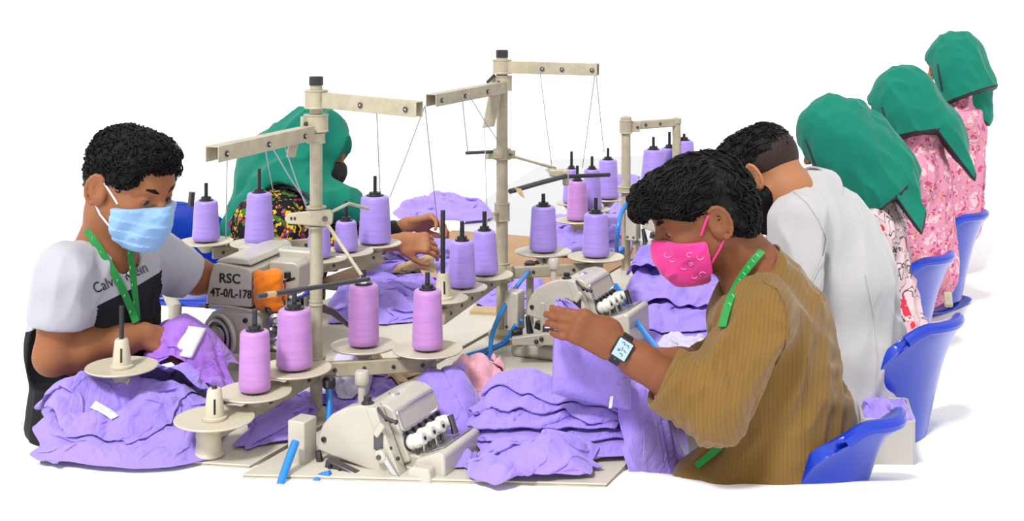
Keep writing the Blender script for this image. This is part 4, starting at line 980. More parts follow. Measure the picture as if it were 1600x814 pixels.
def hand(f, wrist, d, nrm, thumb, curl=(.35, .4, .3), spread=.05, sc=1.0, tcurl=.4, lens=(.072, .080, .075, .060), k=.003, tdir=None, cl=None, fdir=None, gap=.0195):
    "d: wrist to knuckles, nrm: the way the palm faces, thumb: +1/-1 side of d x nrm on which the thumb sits"
    d = norm(d); nrm = norm(np.array(nrm) - d * np.dot(nrm, d)); sd = np.cross(d, nrm) * thumb; w = np.array(wrist, float); tips = []
    R = np.stack([d, sd, nrm], 1)
    f.box(w + d * .050 * sc, (.050 * sc, .037 * sc, .0135 * sc), R, .012 * sc, .010); f.cap(w - d * .01, w + d * .03, .022 * sc, .020 * sc, .02)
    f.ell(w + d * .035 * sc + sd * .026 * sc + nrm * .008 * sc, (.032 * sc, .018 * sc, .016 * sc), R, .01)
    for i, ln in enumerate(lens):
        off = (1.5 - i) * gap * sc; b = w + d * (.092 - .004 * abs(i - 1)) * sc + sd * off; a = spread * (1.5 - i)
        fb = d if fdir is None else norm(fdir); dd = norm(fb * math.cos(a) + sd * math.sin(a)); n_ = norm(nrm - dd * np.dot(nrm, dd)); p = b; r = (.0092 - .0006 * (i == 3) - .0003 * (i == 0)) * sc
        f.ell(p - nrm * .004 * sc, (.012 * sc, .0085 * sc, .009 * sc), R, .010)
        ang = 0
        cc = curl if cl is None else cl[i]
        for j, (seg, cu) in enumerate(zip((.45, .31, .24), cc)):
            ang += cu; v = dd * math.cos(ang) + n_ * math.sin(ang); q = p + v * ln * 1.12 * seg * sc; rr = r * (1 - .1 * j)
            f.cap(p, q, rr, rr * .93, k if j else .006); f.ell(q, (rr * 1.03,) * 3, None, .002); p = q
        tips.append((p, v, rr))
    tb = w + d * .022 * sc + sd * .030 * sc + nrm * .006 * sc; td = norm(d * .72 + sd * .55 + nrm * .3) if tdir is None else norm(tdir)
    t1 = tb + td * .036 * sc; v2 = norm(td * math.cos(tcurl) + (d * .8 - sd * .5 + nrm * .2) * math.sin(tcurl)); t2 = t1 + v2 * .032 * sc; t3 = t2 + norm(v2 + d * .25 - sd * .15) * .024 * sc
    f.cap(tb, t1, .0145 * sc, .0115 * sc, .012); f.cap(t1, t2, .0112 * sc, .0102 * sc, .003); f.cap(t2, t3, .0102 * sc, .0085 * sc, .003)
    tips.append((t3, norm(t3 - t2), .009 * sc)); return tips
def nails(tips, nrm, parent, m):
    for p, v, r in tips[:4]:
        up = norm(-np.array(nrm) + v * np.dot(nrm, v)); s_ = np.cross(v, up)
        mb = MB(); c = p + up * r * .72 + v * r * .25
        ring = [c + v * r * .75 * math.cos(a) + s_ * r * .6 * math.sin(a) for a in np.linspace(0, 2 * PI, 12, endpoint=False)]
        mb.add([c + up * r * .28] + ring, [(0, i + 1, (i + 1) % 12 + 1) for i in range(12)]); mb.build('fingernail', m, parent)
def eyes(H, parent, look=(.9, 0, -.4), r=.0118):
    for s_ in (-1, 1):
        c = H.p(.0785, s_ * .032, .002); mb = MB(); mb.ball(c, r * H.s, 16); mb.cur = 1
        g = norm(H.R @ norm(look)); mb.lathe([(.0072 * H.s, -.001), (.0066 * H.s, .0008), (.004 * H.s, .0018), (.0006, .0021)], c + g * (r * H.s * .88), 16, Vector(g))
        mb.build('eye', [M['sclera'], M['iris']], parent)
def brows(H, parent, m, w=.0045):
    for s_ in (-1, 1):
        mb = MB(); pts = [H.p(.0965, s_ * .012, .021), H.p(.0945, s_ * .024, .0265), H.p(.086, s_ * .038, .029), H.p(.073, s_ * .052, .025)]
        mb.tube(pts, [w * .8 * H.s, w * H.s, w * .85 * H.s, w * .3 * H.s], 8); mb.build('eyebrow', m, parent)
def ribbon(pts, nrms, wd, m, name, parent, th=.0012, sub=6):
    "a flat strap through points with surface normals"
    pts = [np.array(p, float) for p in pts]; n = len(pts); P2 = []; N2 = []
    ext = [2 * pts[0] - pts[1]] + pts + [2 * pts[-1] - pts[-2]]
    for i in range(n - 1):
        for k in range(sub):
            u = k / sub; a, b, c, d = ext[i:i + 4]
            P2.append(.5 * (2 * b + (c - a) * u + (2 * a - 5 * b + 4 * c - d) * u * u + (3 * b - a - 3 * c + d) * u ** 3)); N2.append(norm(np.array(nrms[i]) * (1 - u) + np.array(nrms[i + 1]) * u))
    P2.append(pts[-1]); N2.append(norm(nrms[-1])); P2 = np.array(P2); N2 = np.array(N2)
    T = np.gradient(P2, axis=0); T /= np.linalg.norm(T, axis=1)[:, None]; S = np.cross(T, N2); S /= np.linalg.norm(S, axis=1)[:, None]
    v = np.concatenate([P2 - S * wd / 2 - N2 * th, P2 + S * wd / 2 - N2 * th, P2 + S * wd / 2 + N2 * th, P2 - S * wd / 2 + N2 * th]); L_ = len(P2)
    q = [(a * L_ + i, b * L_ + i, b * L_ + i + 1, a * L_ + i + 1) for a, b in ((0, 1), (1, 2), (2, 3), (3, 0)) for i in range(L_ - 1)]
    q += [(0, 3 * L_, 2 * L_, L_), (L_ - 1, 2 * L_ - 1, 3 * L_ - 1, 4 * L_ - 1)]
    o = npmesh(name, v, q, m, parent, smooth=False); return o
def snap(o, p, d):
    "first hit of a ray on object o (world coordinates of its unmodified mesh)"
    off = wloc(o); b = snap.cache.get(o.name)
    if b is None:
        me = o.data; b = BVHTree.FromPolygons([v.co + off for v in me.vertices], [tuple(f.vertices) for f in me.polygons]); snap.cache[o.name] = b
    h, n, _, _ = b.ray_cast(Vector(p), Vector(d).normalized()); return h, n
snap.cache = {}
CAMP = Vector((0, 0, ZC))
def on(o, px, py, lift=.002):
    "place on the surface of o met by the line of sight through a photo pixel"
    d = (P(px, py, 1) - CAMP).normalized(); h, n = snap(o, CAMP, d)
    if h is None: return None, None
    if n.dot(d) > 0: n = -n
    return h + n * lift, n
def strap_on(objs, px, wd, m, name, parent, lift=.003):
    pts = []; ns = []
    for x, y in px:
        best = None
        for o in objs:
            h, n = on(o, x, y, lift)
            if h is not None and (best is None or (h - CAMP).length < (best[0] - CAMP).length): best = (h, n)
        if best is not None: pts.append(best[0]); ns.append(best[1])
    # even out the strap so that it hangs without twists
    Pn = np.array([np.array(p) for p in pts]); Nn = np.array([norm(n_) for n_ in ns])
    for _ in range(2): Pn[1:-1] = Pn[1:-1] * .5 + (Pn[:-2] + Pn[2:]) * .25
    T = norm(Pn[-1] - Pn[0]); mean = norm(Nn.mean(0)); Nn = Nn * .35 + mean * 1.0
    pts = list(Pn + mean * .004); ns = [norm(n_ - T * np.dot(n_, T) * .5) for n_ in Nn]
    return ribbon(pts, ns, wd, m, name, parent)
def folds(seed, *comps):
    "anisotropic wrinkle displacement: each component = (direction the fold runs, wavelength, amplitude)"
    rng = np.random.default_rng(seed)
    def f(x, y, z):
        r = 0
        for dv, lam, amp in comps:
            a = norm(dv); o = norm(np.cross(a, [.3, .5, .81])); b = np.cross(a, o); s0 = rng.uniform(0, 30)
            u = x * a[0] + y * a[1] + z * a[2]; v = x * o[0] + y * o[1] + z * o[2]; w_ = x * b[0] + y * b[1] + z * b[2]
            wp = noise3(x * 9 + s0, y * 9, z * 9) * .6
            n = noise3(u / lam / 4 + s0, v / lam + wp + s0, w_ / lam + s0)
            r = r - amp * (1 - np.abs(n * 2 - 1) ** .8 * 2)
        return r
    return f
def skin(name, c, var=.12):
    m = mat(name, c, .58, var=var, vscale=16, bump=.08, bscale=260, sss=.12, spec=.28); return m
M['skin_a'] = skin('brown_skin', alb(172, 110, 72)); M['skin_b'] = skin('deep_brown_skin', alb(146, 88, 56)); M['skin_c'] = skin('warm_brown_skin', alb(190, 128, 88))
M['sclera'] = mat('eye_white', alb(170, 150, 138), .3); M['iris'] = mat('dark_iris', alb(38, 24, 18), .15)
M['nail'] = mat('fingernail', alb(205, 150, 125), .35)
def hair_mat(name, c):
    m, nt, b = newmat(name); tc = nd(nt, 'ShaderNodeTexCoord'); b.inputs['Base Color'].default_value = c; b.inputs['Roughness'].default_value = .5; b.inputs['Specular IOR Level'].default_value = .15
    wv = nd(nt, 'ShaderNodeTexNoise', i_Scale=160.0, i_Detail=3.0, i_Distortion=1.0); mp = nd(nt, 'ShaderNodeMapping'); mp.inputs['Scale'].default_value = (1, 1, .3)
    L(nt, tc.outputs['Object'], mp.inputs['Vector']); L(nt, mp.outputs[0], wv.inputs['Vector'])
    bp = nd(nt, 'ShaderNodeBump', i_Strength=.7, i_Distance=.006); L(nt, wv.outputs[0], bp.inputs['Height']); L(nt, bp.outputs[0], b.inputs['Normal']); return m
M['hair'] = hair_mat('black_hair', alb(20, 18, 19)); M['stubble'] = hair_mat('short_dark_hair', alb(58, 44, 38))
M['hairlock'] = mat('black_hair_locks', alb(20, 17, 18), .55, spec=.12)
def locks(f_or_obj, H, region, n, seed, m, parent, ln=.05, r=.006, curl=.012, flow=None, name='hair_lock'):
    "curved tapering locks lying on the hair surface, joined to one part"
    off = wloc(f_or_obj); me = f_or_obj.data
    co = np.empty(len(me.vertices) * 3); me.vertices.foreach_get('co', co); co = co.reshape(-1, 3) + np.array(off)
    nn = np.empty(len(me.vertices) * 3); me.vertices.foreach_get('normal', nn); nn = nn.reshape(-1, 3)
    lc = H.loc(co); ok = np.nonzero(region(lc))[0]; rng = np.random.default_rng(seed); mb = MB()
    bv = BVHTree.FromPolygons([Vector(c) for c in co], [tuple(p.vertices) for p in me.polygons])
    for i in rng.choice(ok, n):
        p = co[i]; q = lc[i]; fl = H.R @ norm(flow(q) + rng.normal(size=3) * .35); pts = []; ph = rng.uniform(0, 6); sw = rng.uniform(-1, 1)
        cur = p.copy(); nv = nn[i]; L_ = ln * rng.uniform(.6, 1.25); 
        for k in range(7):
            t = k / 6; side = np.cross(nv, fl); pts.append(cur + side * curl * math.sin(ph + t * 4.2) + nv * (.003 * math.sin(t * PI) + .0005))
            fl = norm(fl + side * sw * .22); fl = norm(fl - nv * np.dot(fl, nv)); cur = cur + fl * L_ / 6
            h, n2, _, _ = bv.find_nearest(Vector(cur)); 
            if h is not None: cur = np.array(h); nv = np.array(n2)
        rr = r * rng.uniform(.6, 1.1); mb.tube(pts, [rr * x for x in (.45, .9, 1, 1, .85, .55, .15)], 6, flat=.55)
    return mb.build(name, m, parent)

def sheet_on(objs, px, m, name, label, cat, n=(8, 12), lift=.006, parent=None, sag=.0):
    "a thin sheet lying on what the four corners (photo pixels) cover"
    a, b, c, d = [np.array(p, float) for p in px]; g = np.zeros(n + (3,)); Yd = None; bad = []
    for i in range(n[0]):
        for j in range(n[1]):
            s_, t_ = i / (n[0] - 1), j / (n[1] - 1); p = (a * (1 - s_) + b * s_) * (1 - t_) + (d * (1 - s_) + c * s_) * t_
            hs = [h for h, _ in (on(o, p[0], p[1], lift) for o in objs) if h is not None]
            if hs: g[i, j] = min(hs, key=lambda h: (h - CAMP).length)
            else: bad.append((i, j, p))
    okm = np.ones(n, bool)
    for i, j, _ in bad: okm[i, j] = False
    Ym = np.median(g[okm][:, 1]) if okm.any() else 3.0
    for i, j, p in bad: g[i, j] = P(p[0], p[1], Ym)
    for _ in range(3):
        h = g.copy(); h[1:-1] = (g[:-2] + g[2:] + 2 * g[1:-1]) / 4; g = h.copy(); h[:, 1:-1] = (g[:, :-2] + g[:, 2:] + 2 * g[:, 1:-1]) / 4; g = h
    o = npmesh(name, g.reshape(-1, 3), grid_faces(*n), m, parent, top=parent is None); s2 = o.modifiers.new('thick', 'SOLIDIFY'); s2.thickness = .0012; s2.offset = 1
    if label: tag(o, label, cat)
    return o

def along(px, k=6):
    out = []
    for (x0, y0), (x1, y1) in zip(px[:-1], px[1:]): out += [(x0 + (x1 - x0) * i / k, y0 + (y1 - y0) * i / k) for i in range(k)]
    return out + [px[-1]]
# ---------------------------------------------------------------- man in the brown shirt
def striped(name, c, c2, n=95.0, axis='X'):
    m, nt, b = newmat(name); tc = nd(nt, 'ShaderNodeTexCoord'); b.inputs['Roughness'].default_value = .8; b.inputs['Sheen Weight'].default_value = .15; b.inputs['Specular IOR Level'].default_value = .2
    mp = nd(nt, 'ShaderNodeMapping'); mp.inputs['Rotation'].default_value = (0, 0, .42); L(nt, tc.outputs['Object'], mp.inputs['Vector'])
    wv = nd(nt, 'ShaderNodeTexWave', wave_type='BANDS', bands_direction=axis, i_Scale=n / 6.283, i_Distortion=.6, i_Detail=1.0, **{'i_Detail_Scale': .6}); L(nt, mp.outputs[0], wv.inputs['Vector'])
    r = nd(nt, 'ShaderNodeValToRGB'); L(nt, wv.outputs[1], r.inputs[0]); r.color_ramp.elements[0].position = .02; r.color_ramp.elements[1].position = .16
    r.color_ramp.elements[0].color = c2; r.color_ramp.elements[1].color = c
    no = nd(nt, 'ShaderNodeTexNoise', i_Scale=14.0, i_Detail=6.0); L(nt, tc.outputs['Object'], no.inputs['Vector'])
    mx = nd(nt, 'ShaderNodeMix', data_type='RGBA', blend_type='MULTIPLY'); mx.inputs[0].default_value = .25; L(nt, r.outputs[0], mx.inputs[6]); L(nt, no.outputs[0], mx.inputs[7]); L(nt, mx.outputs[2], b.inputs['Base Color'])
    n3 = nd(nt, 'ShaderNodeTexNoise', i_Scale=420.0, i_Detail=3.0); L(nt, tc.outputs['Object'], n3.inputs['Vector'])
    bp = nd(nt, 'ShaderNodeBump', i_Strength=.3, i_Distance=.002); L(nt, n3.outputs[0], bp.inputs['Height']); L(nt, bp.outputs[0], b.inputs['Normal']); return m
M['brown_shirt'] = striped('brown_striped_shirt', alb(144, 108, 50), alb(132, 98, 45), 240.0)
M['pink_mask'] = mat('hot_pink_mask', alb(250, 36, 150), .55, var=.1, vscale=30, sheen=.3); M['mask_print'] = mat('mask_print', alb(255, 170, 215), .6)
def lanyard_mat():
    m, nt, b = newmat('green_lanyard'); b.inputs['Base Color'].default_value = alb(22, 150, 62); b.inputs['Roughness'].default_value = .5; return m
M['green'] = lanyard_mat(); M['lanyard_print'] = mat('lanyard_print', alb(190, 245, 205), .5)
Yb = 2.73
base = P(1212, 0, 2.74); base.z = .70
pb_ = empty('person', base, 'seated man with wavy black hair, pink face mask and brown shirt, wearing a watch', 'person')
H = Frame(P(1099, 338, 2.70), math.radians(180 + 6), math.radians(20), 0, 1.02)
fB, lB = np.array([-.914, .407, 0]), np.array([-.407, -.914, 0]); RB = np.stack([fB, lB, [0, 0, 1]], 1)
neckb = P(1176, 425, 2.72)
sh_l, el_l, wr_l = P(1190, 488, 2.56), P(1112, 636, 2.50), P(962, 540, 2.53)
sh_r, el_r, wr_r = P(1185, 470, 2.92), P(1125, 600, 2.92), P(1062, 562, 2.84)
f = Field((.05, 2.36, .74), (.75, 3.06, 1.44), .0031)
head(f, H, neckb, nr=.055)
f.ell(P(1205, 500, 2.73), (.09, .14, .12), RB, .04); f.cap(sh_l, sh_r, .045, .045, .04); f.cap(neckb, P(1200, 470, 2.73), .06, .08, .04)
for s_, e_, w_ in ((sh_l, el_l, wr_l), (sh_r, el_r, wr_r)):
    f.path([s_, e_], [.048, .040], .02); f.path([e_, e_.lerp(w_, .3), e_.lerp(w_, .75), w_], [.040, .0425, .033, .0275], .02)
tips_l = hand(f, wr_l, (-.84, -.10, .48), (-.10, .96, -.05), -1, sc=.95, spread=.015, gap=.0178, fdir=(-.99, -.02, .06), lens=(.072, .076, .072, .058), cl=[(.30, .35, .15), (.42, .30, .2), (.5, .32, .2), (.55, .35, .25)], tcurl=.3, tdir=(-.75, .55, .25))
hand(f, wr_r, (-.86, -.25, .10), (-.1, .3, -.9), 1, sc=.92, spread=.02, cl=[(.3, .5, .4), (.45, .6, .5), (.5, .7, .5), (.5, .7, .5)], tcurl=.3)
body = f.build('body', M['skin_b'], pb_)
nails(tips_l, (-.10, .96, -.05), body, M['nail'])
eyes(H, body, (.85, 0, -.35)); brows(H, body, M['hairlock'], .0058)
# hair: a swept mass with a curl falling over the forehead
f = Field(H.p(0, 0, .03) - .2, H.p(0, 0, .03) + .2, .0032)
HE = lambda c, r, k=.02, m='u': f.ell(H.p(*c), np.array(r) * H.s, H.R, k, m)
HE((-.024, 0, .042), (.092, .083, .080)); HE((.034, 0, .082), (.076, .068, .042), .03); HE((.088, .01, .072), (.038, .054, .033), .03); HE((-.066, 0, -.008), (.044, .064, .068), .03)
HE((.118, .02, .062), (.022, .03, .028), .02); HE((.045, .062, .060), (.05, .024, .036), .02); HE((-.055, .06, .0), (.045, .03, .05), .02); HE((-.055, -.06, .0), (.045, .03, .05), .02)
HE((.088, 0, -.005), (.070, .10, .062), .012, 's'); HE((.012, .10, -.018), (.036, .045, .050), .012, 's'); HE((.012, -.10, -.018), (.036, .045, .050), .012, 's'); HE((.02, 0, -.10), (.09, .09, .085), .012, 's')
f.displace(folds(3, (H.v(.7, 0, .5), .020, .0042), (H.v(.3, .6, .5), .013, .0026), (H.v(.9, .3, 0), .03, .003)), .03)
hair = f.build('hair', M['hair'], pb_)
flow = lambda q: np.array([.9, .25 * np.sign(q[1] + .001), -.1]) if q[0] > -.04 else np.array([-.35, .1, -.9])
locks(hair, H, lambda q: (q[:, 2] > -.06), 1000, 5, M['hairlock'], hair, ln=.06, r=.0029, curl=.004, flow=flow)
# shirt
f = Field((.1, 2.36, .66), (.80, 3.10, 1.20), .0042)
f.ell(P(1210, 765, 2.76), (.155, .19, .14), RB, .05); f.ell(P(1224, 665, 2.755), (.140, .182, .15), RB, .05); f.ell(P(1208, 560, 2.745), (.128, .182, .16), RB, .06)
f.ell(P(1198, 485, 2.735), (.095, .165, .08), RB, .06); f.cap(sh_l + Vector((.01, 0, -.01)), sh_r, .058, .058, .06); f.cap(P(1192, 432, 2.72), P(1210, 480, 2.73), .058, .085, .05)
f.path([sh_l, sh_l.lerp(el_l, .5), el_l], [.066, .064, .060], .014); cuff = el_l.lerp(wr_l, .34); f.path([el_l, el_l.lerp(wr_l, .2), cuff], [.060, .058, .056], .03)
f.cap(el_l.lerp(wr_l, .30), cuff, .0615, .0625, .004)
f.path([sh_r, el_r], [.062, .056], .03); cuff2 = el_r.lerp(wr_r, .6); f.path([el_r, cuff2], [.056, .052], .03)
f.ell(P(1122, 745, 2.68), (.085, .10, .05), RB, .05)
dl_ = norm(wr_l - el_l); f.plane(cuff + Vector(dl_) * .002, dl_, .003) if False else None
# neckline: the neck opening is scooped out, forward and down
f.cap(H.p(-.02, 0, -.05), neckb + Vector((-.008, 0, .0)), .062, .067, .004, 's'); f.ell(P(1148, 432, 2.70), (.055, .06, .05), RB, .01, 's')
arm_ax = norm(el_l - sh_l)
f.displace(folds(11, (arm_ax, .05, .007), ((.5, .1, .8), .07, .009), ((.2, .9, -.3), .06, .004)), .03)
ea = np.array(el_l)
def creases(x, y, z):
    d = np.sqrt((x - ea[0]) ** 2 + (y - ea[1]) ** 2 + (z - ea[2]) ** 2); u = (x - ea[0]) * dl_[0] + (y - ea[1]) * dl_[1] + (z - ea[2]) * dl_[2] + .6 * ((x - ea[0]) * arm_ax[0] + (z - ea[2]) * arm_ax[2])
    return -.010 * np.abs(np.sin(u * 2 * PI / .052 + 3 * noise3(x * 18, y * 18, z * 18))) * np.exp(-(d / .095) ** 2)
f.displace(creases, .03)
dr_ = norm(wr_r - el_r); f.plane_cut(cuff + Vector(dl_) * .030, dl_, .10); f.plane_cut(cuff2 + Vector(dr_) * .01, dr_, .09)
shirt = f.build('shirt', M['brown_shirt'], pb_, smooth_it=3)
# rolled cuff of the near sleeve
_c = np.array(cuff); _e1 = norm(np.cross(dl_, [0, 0, 1])); _e2 = np.cross(dl_, _e1); mb = MB(); vs = []; n_ = 40; prof = [(.0545, .036), (.0615, .038), (.0655, .030), (.0665, .008), (.0655, -.012), (.061, -.016), (.056, -.010)]
for i in range(n_):
    a = 2 * PI * i / n_; wob = 1 + .03 * math.sin(3 * a + 1) + .02 * math.sin(7 * a)
    for r_, u_ in prof: vs.append(_c + (_e1 * math.cos(a) + _e2 * math.sin(a)) * r_ * wob + dl_ * (u_ + .004 * math.sin(2 * a)))
k_ = len(prof); mb.add(vs, [(i * k_ + j, i * k_ + (j + 1) % k_, ((i + 1) % n_) * k_ + (j + 1) % k_, ((i + 1) % n_) * k_ + j) for i in range(n_) for j in range(k_)]); mb.build('cuff', M['brown_shirt'], shirt, sub=1)
# armhole seam, side seam and the stand collar
for pts in ([(1192, 440), (1214, 452), (1228, 478), (1232, 508), (1226, 540), (1212, 570)], [(1262, 560), (1256, 620), (1254, 680), (1256, 735)]):
    q = [on(shirt, *p, .0012)[0] for p in along(pts)]; q = [p for p in q if p is not None]
    if len(q) > 2: MB().tube(q, .0018, 6).build('seam', M['brown_shirt'], shirt)
ring = []; ctr = np.array(neckb) + np.array([.012, 0, -.004]); ax_n = norm(np.array(H.p(-.03, 0, -.05)) - np.array(neckb)); e1 = norm(np.cross(ax_n, lB)); e2 = np.cross(ax_n, e1)
for a in np.linspace(.55 * PI - 2.2, .55 * PI + 2.2, 22): pass
mb = MB(); aa = np.linspace(-2.3, 2.3, 26); bk = -norm(e1) if np.dot(e1, fB) > 0 else norm(e1); sdv = np.cross(ax_n, bk)
vs = []
for rr, hh in ((.068, -.016), (.067, .022), (.0705, .024), (.0715, -.016)):
    for a in aa: vs.append(ctr + (bk * math.cos(a) + sdv * math.sin(a)) * rr + ax_n * (hh - .02 * (1 - math.cos(a)) * .5))
n_ = len(aa); mb.add(vs, [(j * n_ + i, j * n_ + i + 1, ((j + 1) % 4) * n_ + i + 1, ((j + 1) % 4) * n_ + i) for j in range(4) for i in range(n_ - 1)] + [(0, n_, 2 * n_, 3 * n_), (n_ - 1, 4 * n_ - 1, 3 * n_ - 1, 2 * n_ - 1)])
mb.build('collar', M['brown_shirt'], shirt)
# pink pleated mask
def mask(H, parent, m, name='face_mask', pleats=0, puff=.008, top=.002, back=.020, low=-.128, seed=1, pl=((0, 1, 0), .02, .0015), nose=.124, ear_top=(.006, .006), str_m=None):
    f = Field(H.p(.05, 0, -.06) - .13, H.p(.05, 0, -.06) + .13, .0026)
    E = lambda c, r, k=.02, mo='u': f.ell(H.p(*c), (np.array(r) + puff) * H.s, H.R, k, mo)
    E((.030, 0, -.050), (.060, .060, .070)); E((nose - .022, 0, -.038), (.018, .014, .026), .05); E((.078, 0, -.095), (.018, .026, .020), .04); E((.075, 0, -.062), (.030, .034, .032), .03)
    for s_ in (-1, 1): E((.056, s_ * .042, -.024), (.026, .024, .022), .02); E((.030, s_ * .052, -.05), (.03, .016, .04), .02)
    f.displace(folds(seed, (H.v(*pl[0]), pl[1], pl[2]), (H.v(.3, .3, .8), .035, .0012)), .02)
    if pleats: f.displace(lambda x, y, z: -.0028 * (((H.loc(np.stack([x, y, z], -1))[:, 2] + .2) / pleats) % 1.0 - .5), .02)
    f.plane(H.p(.10, 0, top), H.v(-.28, 0, 1), .004); f.plane(H.p(back, 0, -.05), H.v(-1, 0, -.12), .004); f.plane(H.p(.05, 0, low), H.v(.2, 0, -1), .006)
    o = f.build(name, m, parent)
    for s_ in (-1, 1):
        MB().tube([H.p(back + .004, s_ * .066, -.018), H.p(.008, s_ * .079, .014), H.p(-.012, s_ * .081, .028)], .0026 * H.s, 8).build('ear_loop', str_m or m, o)
        MB().tube([H.p(back + .004, s_ * .060, -.082), H.p(.004, s_ * .074, -.055), H.p(-.014, s_ * .079, -.034)], .0026 * H.s, 8).build('ear_loop', str_m or m, o)
    return o
mk = mask(H, pb_, M['pink_mask'], seed=4, back=.026, top=-.012, puff=.0075, pl=((.6, 0, -.5), .028, .003))
for px, py, r, a0, a1 in ((1044, 398, 6, .5, 4.2), (1051, 406, 4, .2, 3.0), (1078, 398, 5, 1.5, 5.5), (1094, 402, 5, 0, 4), (1068, 418, 4, .5, 3), (1098, 428, 5, 2, 6), (1085, 432, 4, 0, 3), (1080, 412, 3, 0, 6)):
    q = [on(mk, px + r * math.cos(a), py + r * .7 * math.sin(a), .0006)[0] for a in np.linspace(a0, a1, 7)]; q = [p for p in q if p is not None]
    if len(q) > 3: MB().tube(q, .0009, 5).build('print_mark', M['mask_print'], mk)
# lanyard: neck to chest, then the loose end below the elbow
s1 = strap_on([shirt, body], [(1190, 393), (1180, 404), (1166, 424), (1153, 444), (1143, 466), (1136, 490), (1131, 514)], .0165, M['green'], 'lanyard', pb_, .003)
for k, (px, py) in enumerate([(1184, 399), (1177, 408), (1170, 418), (1163, 428), (1157, 438), (1151, 450), (1146, 462), (1141, 475)]):
    h, n_ = on(s1, px, py, .0004)
    if h is not None: MB().tube([on(s1, px - 2, py - 2, .0004)[0] or h, h, on(s1, px + 1.5, py + 2, .0004)[0] or h], .0007, 5).build('print_mark', M['lanyard_print'], s1)
s2 = strap_on([shirt], [(1128, 700), (1118, 708), (1108, 716), (1098, 724), (1088, 731)], .015, M['green'], 'lanyard_end', pb_, .004)
# watch on the near wrist
wax = Vector(norm(wr_l - el_l)); wc = wr_l - wax * .012; wn = (CAMP - wc).normalized(); wn = Vector(norm(wn + Vector((-.12, 0, .10)))); wn = (wn - wax * wn.dot(wax)).normalized(); ws = wax.cross(wn)
wt = empty('wrist_watch', wc, 'black square watch with pale screen on the wrist of the man in brown', 'watch')
RW = Matrix((wax, ws, wn)).transposed()
bp_ = []
for a in np.linspace(0, 2 * PI, 33): bp_.append(wc + (wn * math.cos(a) + ws * math.sin(a)) * .0318)
vs = []; fs = []
for i, a in enumerate(np.linspace(0, 2 * PI, 40, endpoint=False)):
    dd = wn * math.cos(a) + ws * math.sin(a)
    for r_, u_ in ((.0295, -.011), (.0325, -.010), (.0325, .010), (.0295, .011)): vs.append(wc + dd * r_ + wax * u_)
for i in range(40):
    for j in range(4): fs.append((i * 4 + j, i * 4 + (j + 1) % 4, ((i + 1) % 40) * 4 + (j + 1) % 4, ((i + 1) % 40) * 4 + j))
MB().add(vs, fs).build('watch_band', M['rubber'], wt)
cz = wc + wn * .0375
case = MB().box(cz, (.036, .043, .011), RW).build('watch_case', M['black'], wt, bevel=.006, segs=4)
M['lcd'] = mat('pale_screen', alb(178, 205, 220), .2)
MB().box(cz + wn * .0056, (.029, .036, .0012), RW).build('watch_screen', M['lcd'], wt, bevel=.0005)
for u_, v_, kind in ((-.005, .009, 0), (.004, .010, 0), (-.006, -.002, 1), (.0005, .001, 2), (.006, -.004, 3), (-.002, -.011, 0)):
    o_ = cz + wn * .0066 + wax * u_ + ws * v_
    if kind == 0: q = [o_ + (wax * math.cos(a) + ws * math.sin(a)) * .0032 for a in np.linspace(.3, 3.6, 7)]
    elif kind == 1: q = [o_ - wax * .003, o_ + wax * .004 + ws * .002]
    elif kind == 2: q = [o_ - ws * .004, o_ + ws * .003 + wax * .001]
    else: q = [o_ + (wax * math.cos(a) + ws * math.sin(a)) * .002 for a in np.linspace(0, 6.3, 9)]
    MB().tube(q, .0007, 5).build('screen_digit', M['black'], wt)
MB().lathe([(.003, 0), (.003, .003), (.001, .0035)], cz + wax * .003 - ws * .021, 12, -ws).build('watch_button', M['darksteel'], wt)
# cloth hanging from the raised hand
rng = np.random.default_rng(5); nx_, ny_ = 60, 46
g = np.zeros((nx_, ny_, 3))
for i in range(nx_):
    t = i / (nx_ - 1)
    for j in range(ny_):
        s_ = j / (ny_ - 1)
        xl = 868 - 6 * t; xr = 884 + (986 - 884) * min(1, (t * 1.5)) ** .75
        px = xl + (xr - xl) * s_; py = 470 + t * (616 + 26 * s_ - 470)
        edge = 1 - (2 * s_ - 1) ** 8
        Y = 2.66 - .022 * edge * (1 - (2 * max(t, .001) - 1) ** 10) - .012 * math.sin(s_ * 9 + 1.5 * t) * (1 - .7 * t) - .006 * math.sin(s_ * 21 + t * 3) * (1 - t) - .004 * abs(math.sin(5 * (s_ * .7 + t * 1.3))) * edge
        g[i, j] = P(px, py, Y)
back_ = g.copy(); back_[..., 1] = 2.675
o = npmesh('garment', np.concatenate([g.reshape(-1, 3), back_.reshape(-1, 3)]), np.concatenate([grid_faces(nx_, ny_), grid_faces(nx_, ny_)[:, ::-1] + nx_ * ny_,
    np.array([(a, b, b + nx_ * ny_, a + nx_ * ny_) for seq in ([i * ny_ for i in range(nx_)], [i * ny_ + ny_ - 1 for i in range(nx_)][::-1], list(range(ny_))[::-1], [(nx_ - 1) * ny_ + j for j in range(ny_)]) for a, b in zip(seq[:-1], seq[1:])])]), M['lavc'], top=True)
tag(o, 'lavender garment hanging folded from the hand with the watch', 'garment', 'garments in hands')
tg = MB().prism([(0, 0), (.0065, .002), (.010, .026), (.003, .025)], P(951, 638, 2.632), X_, Z_, Y_, -.001, .0005); tg = tg.build('care_tag', M['paper']); tag(tg, 'small white tag at the bottom of the hanging garment', 'tag')
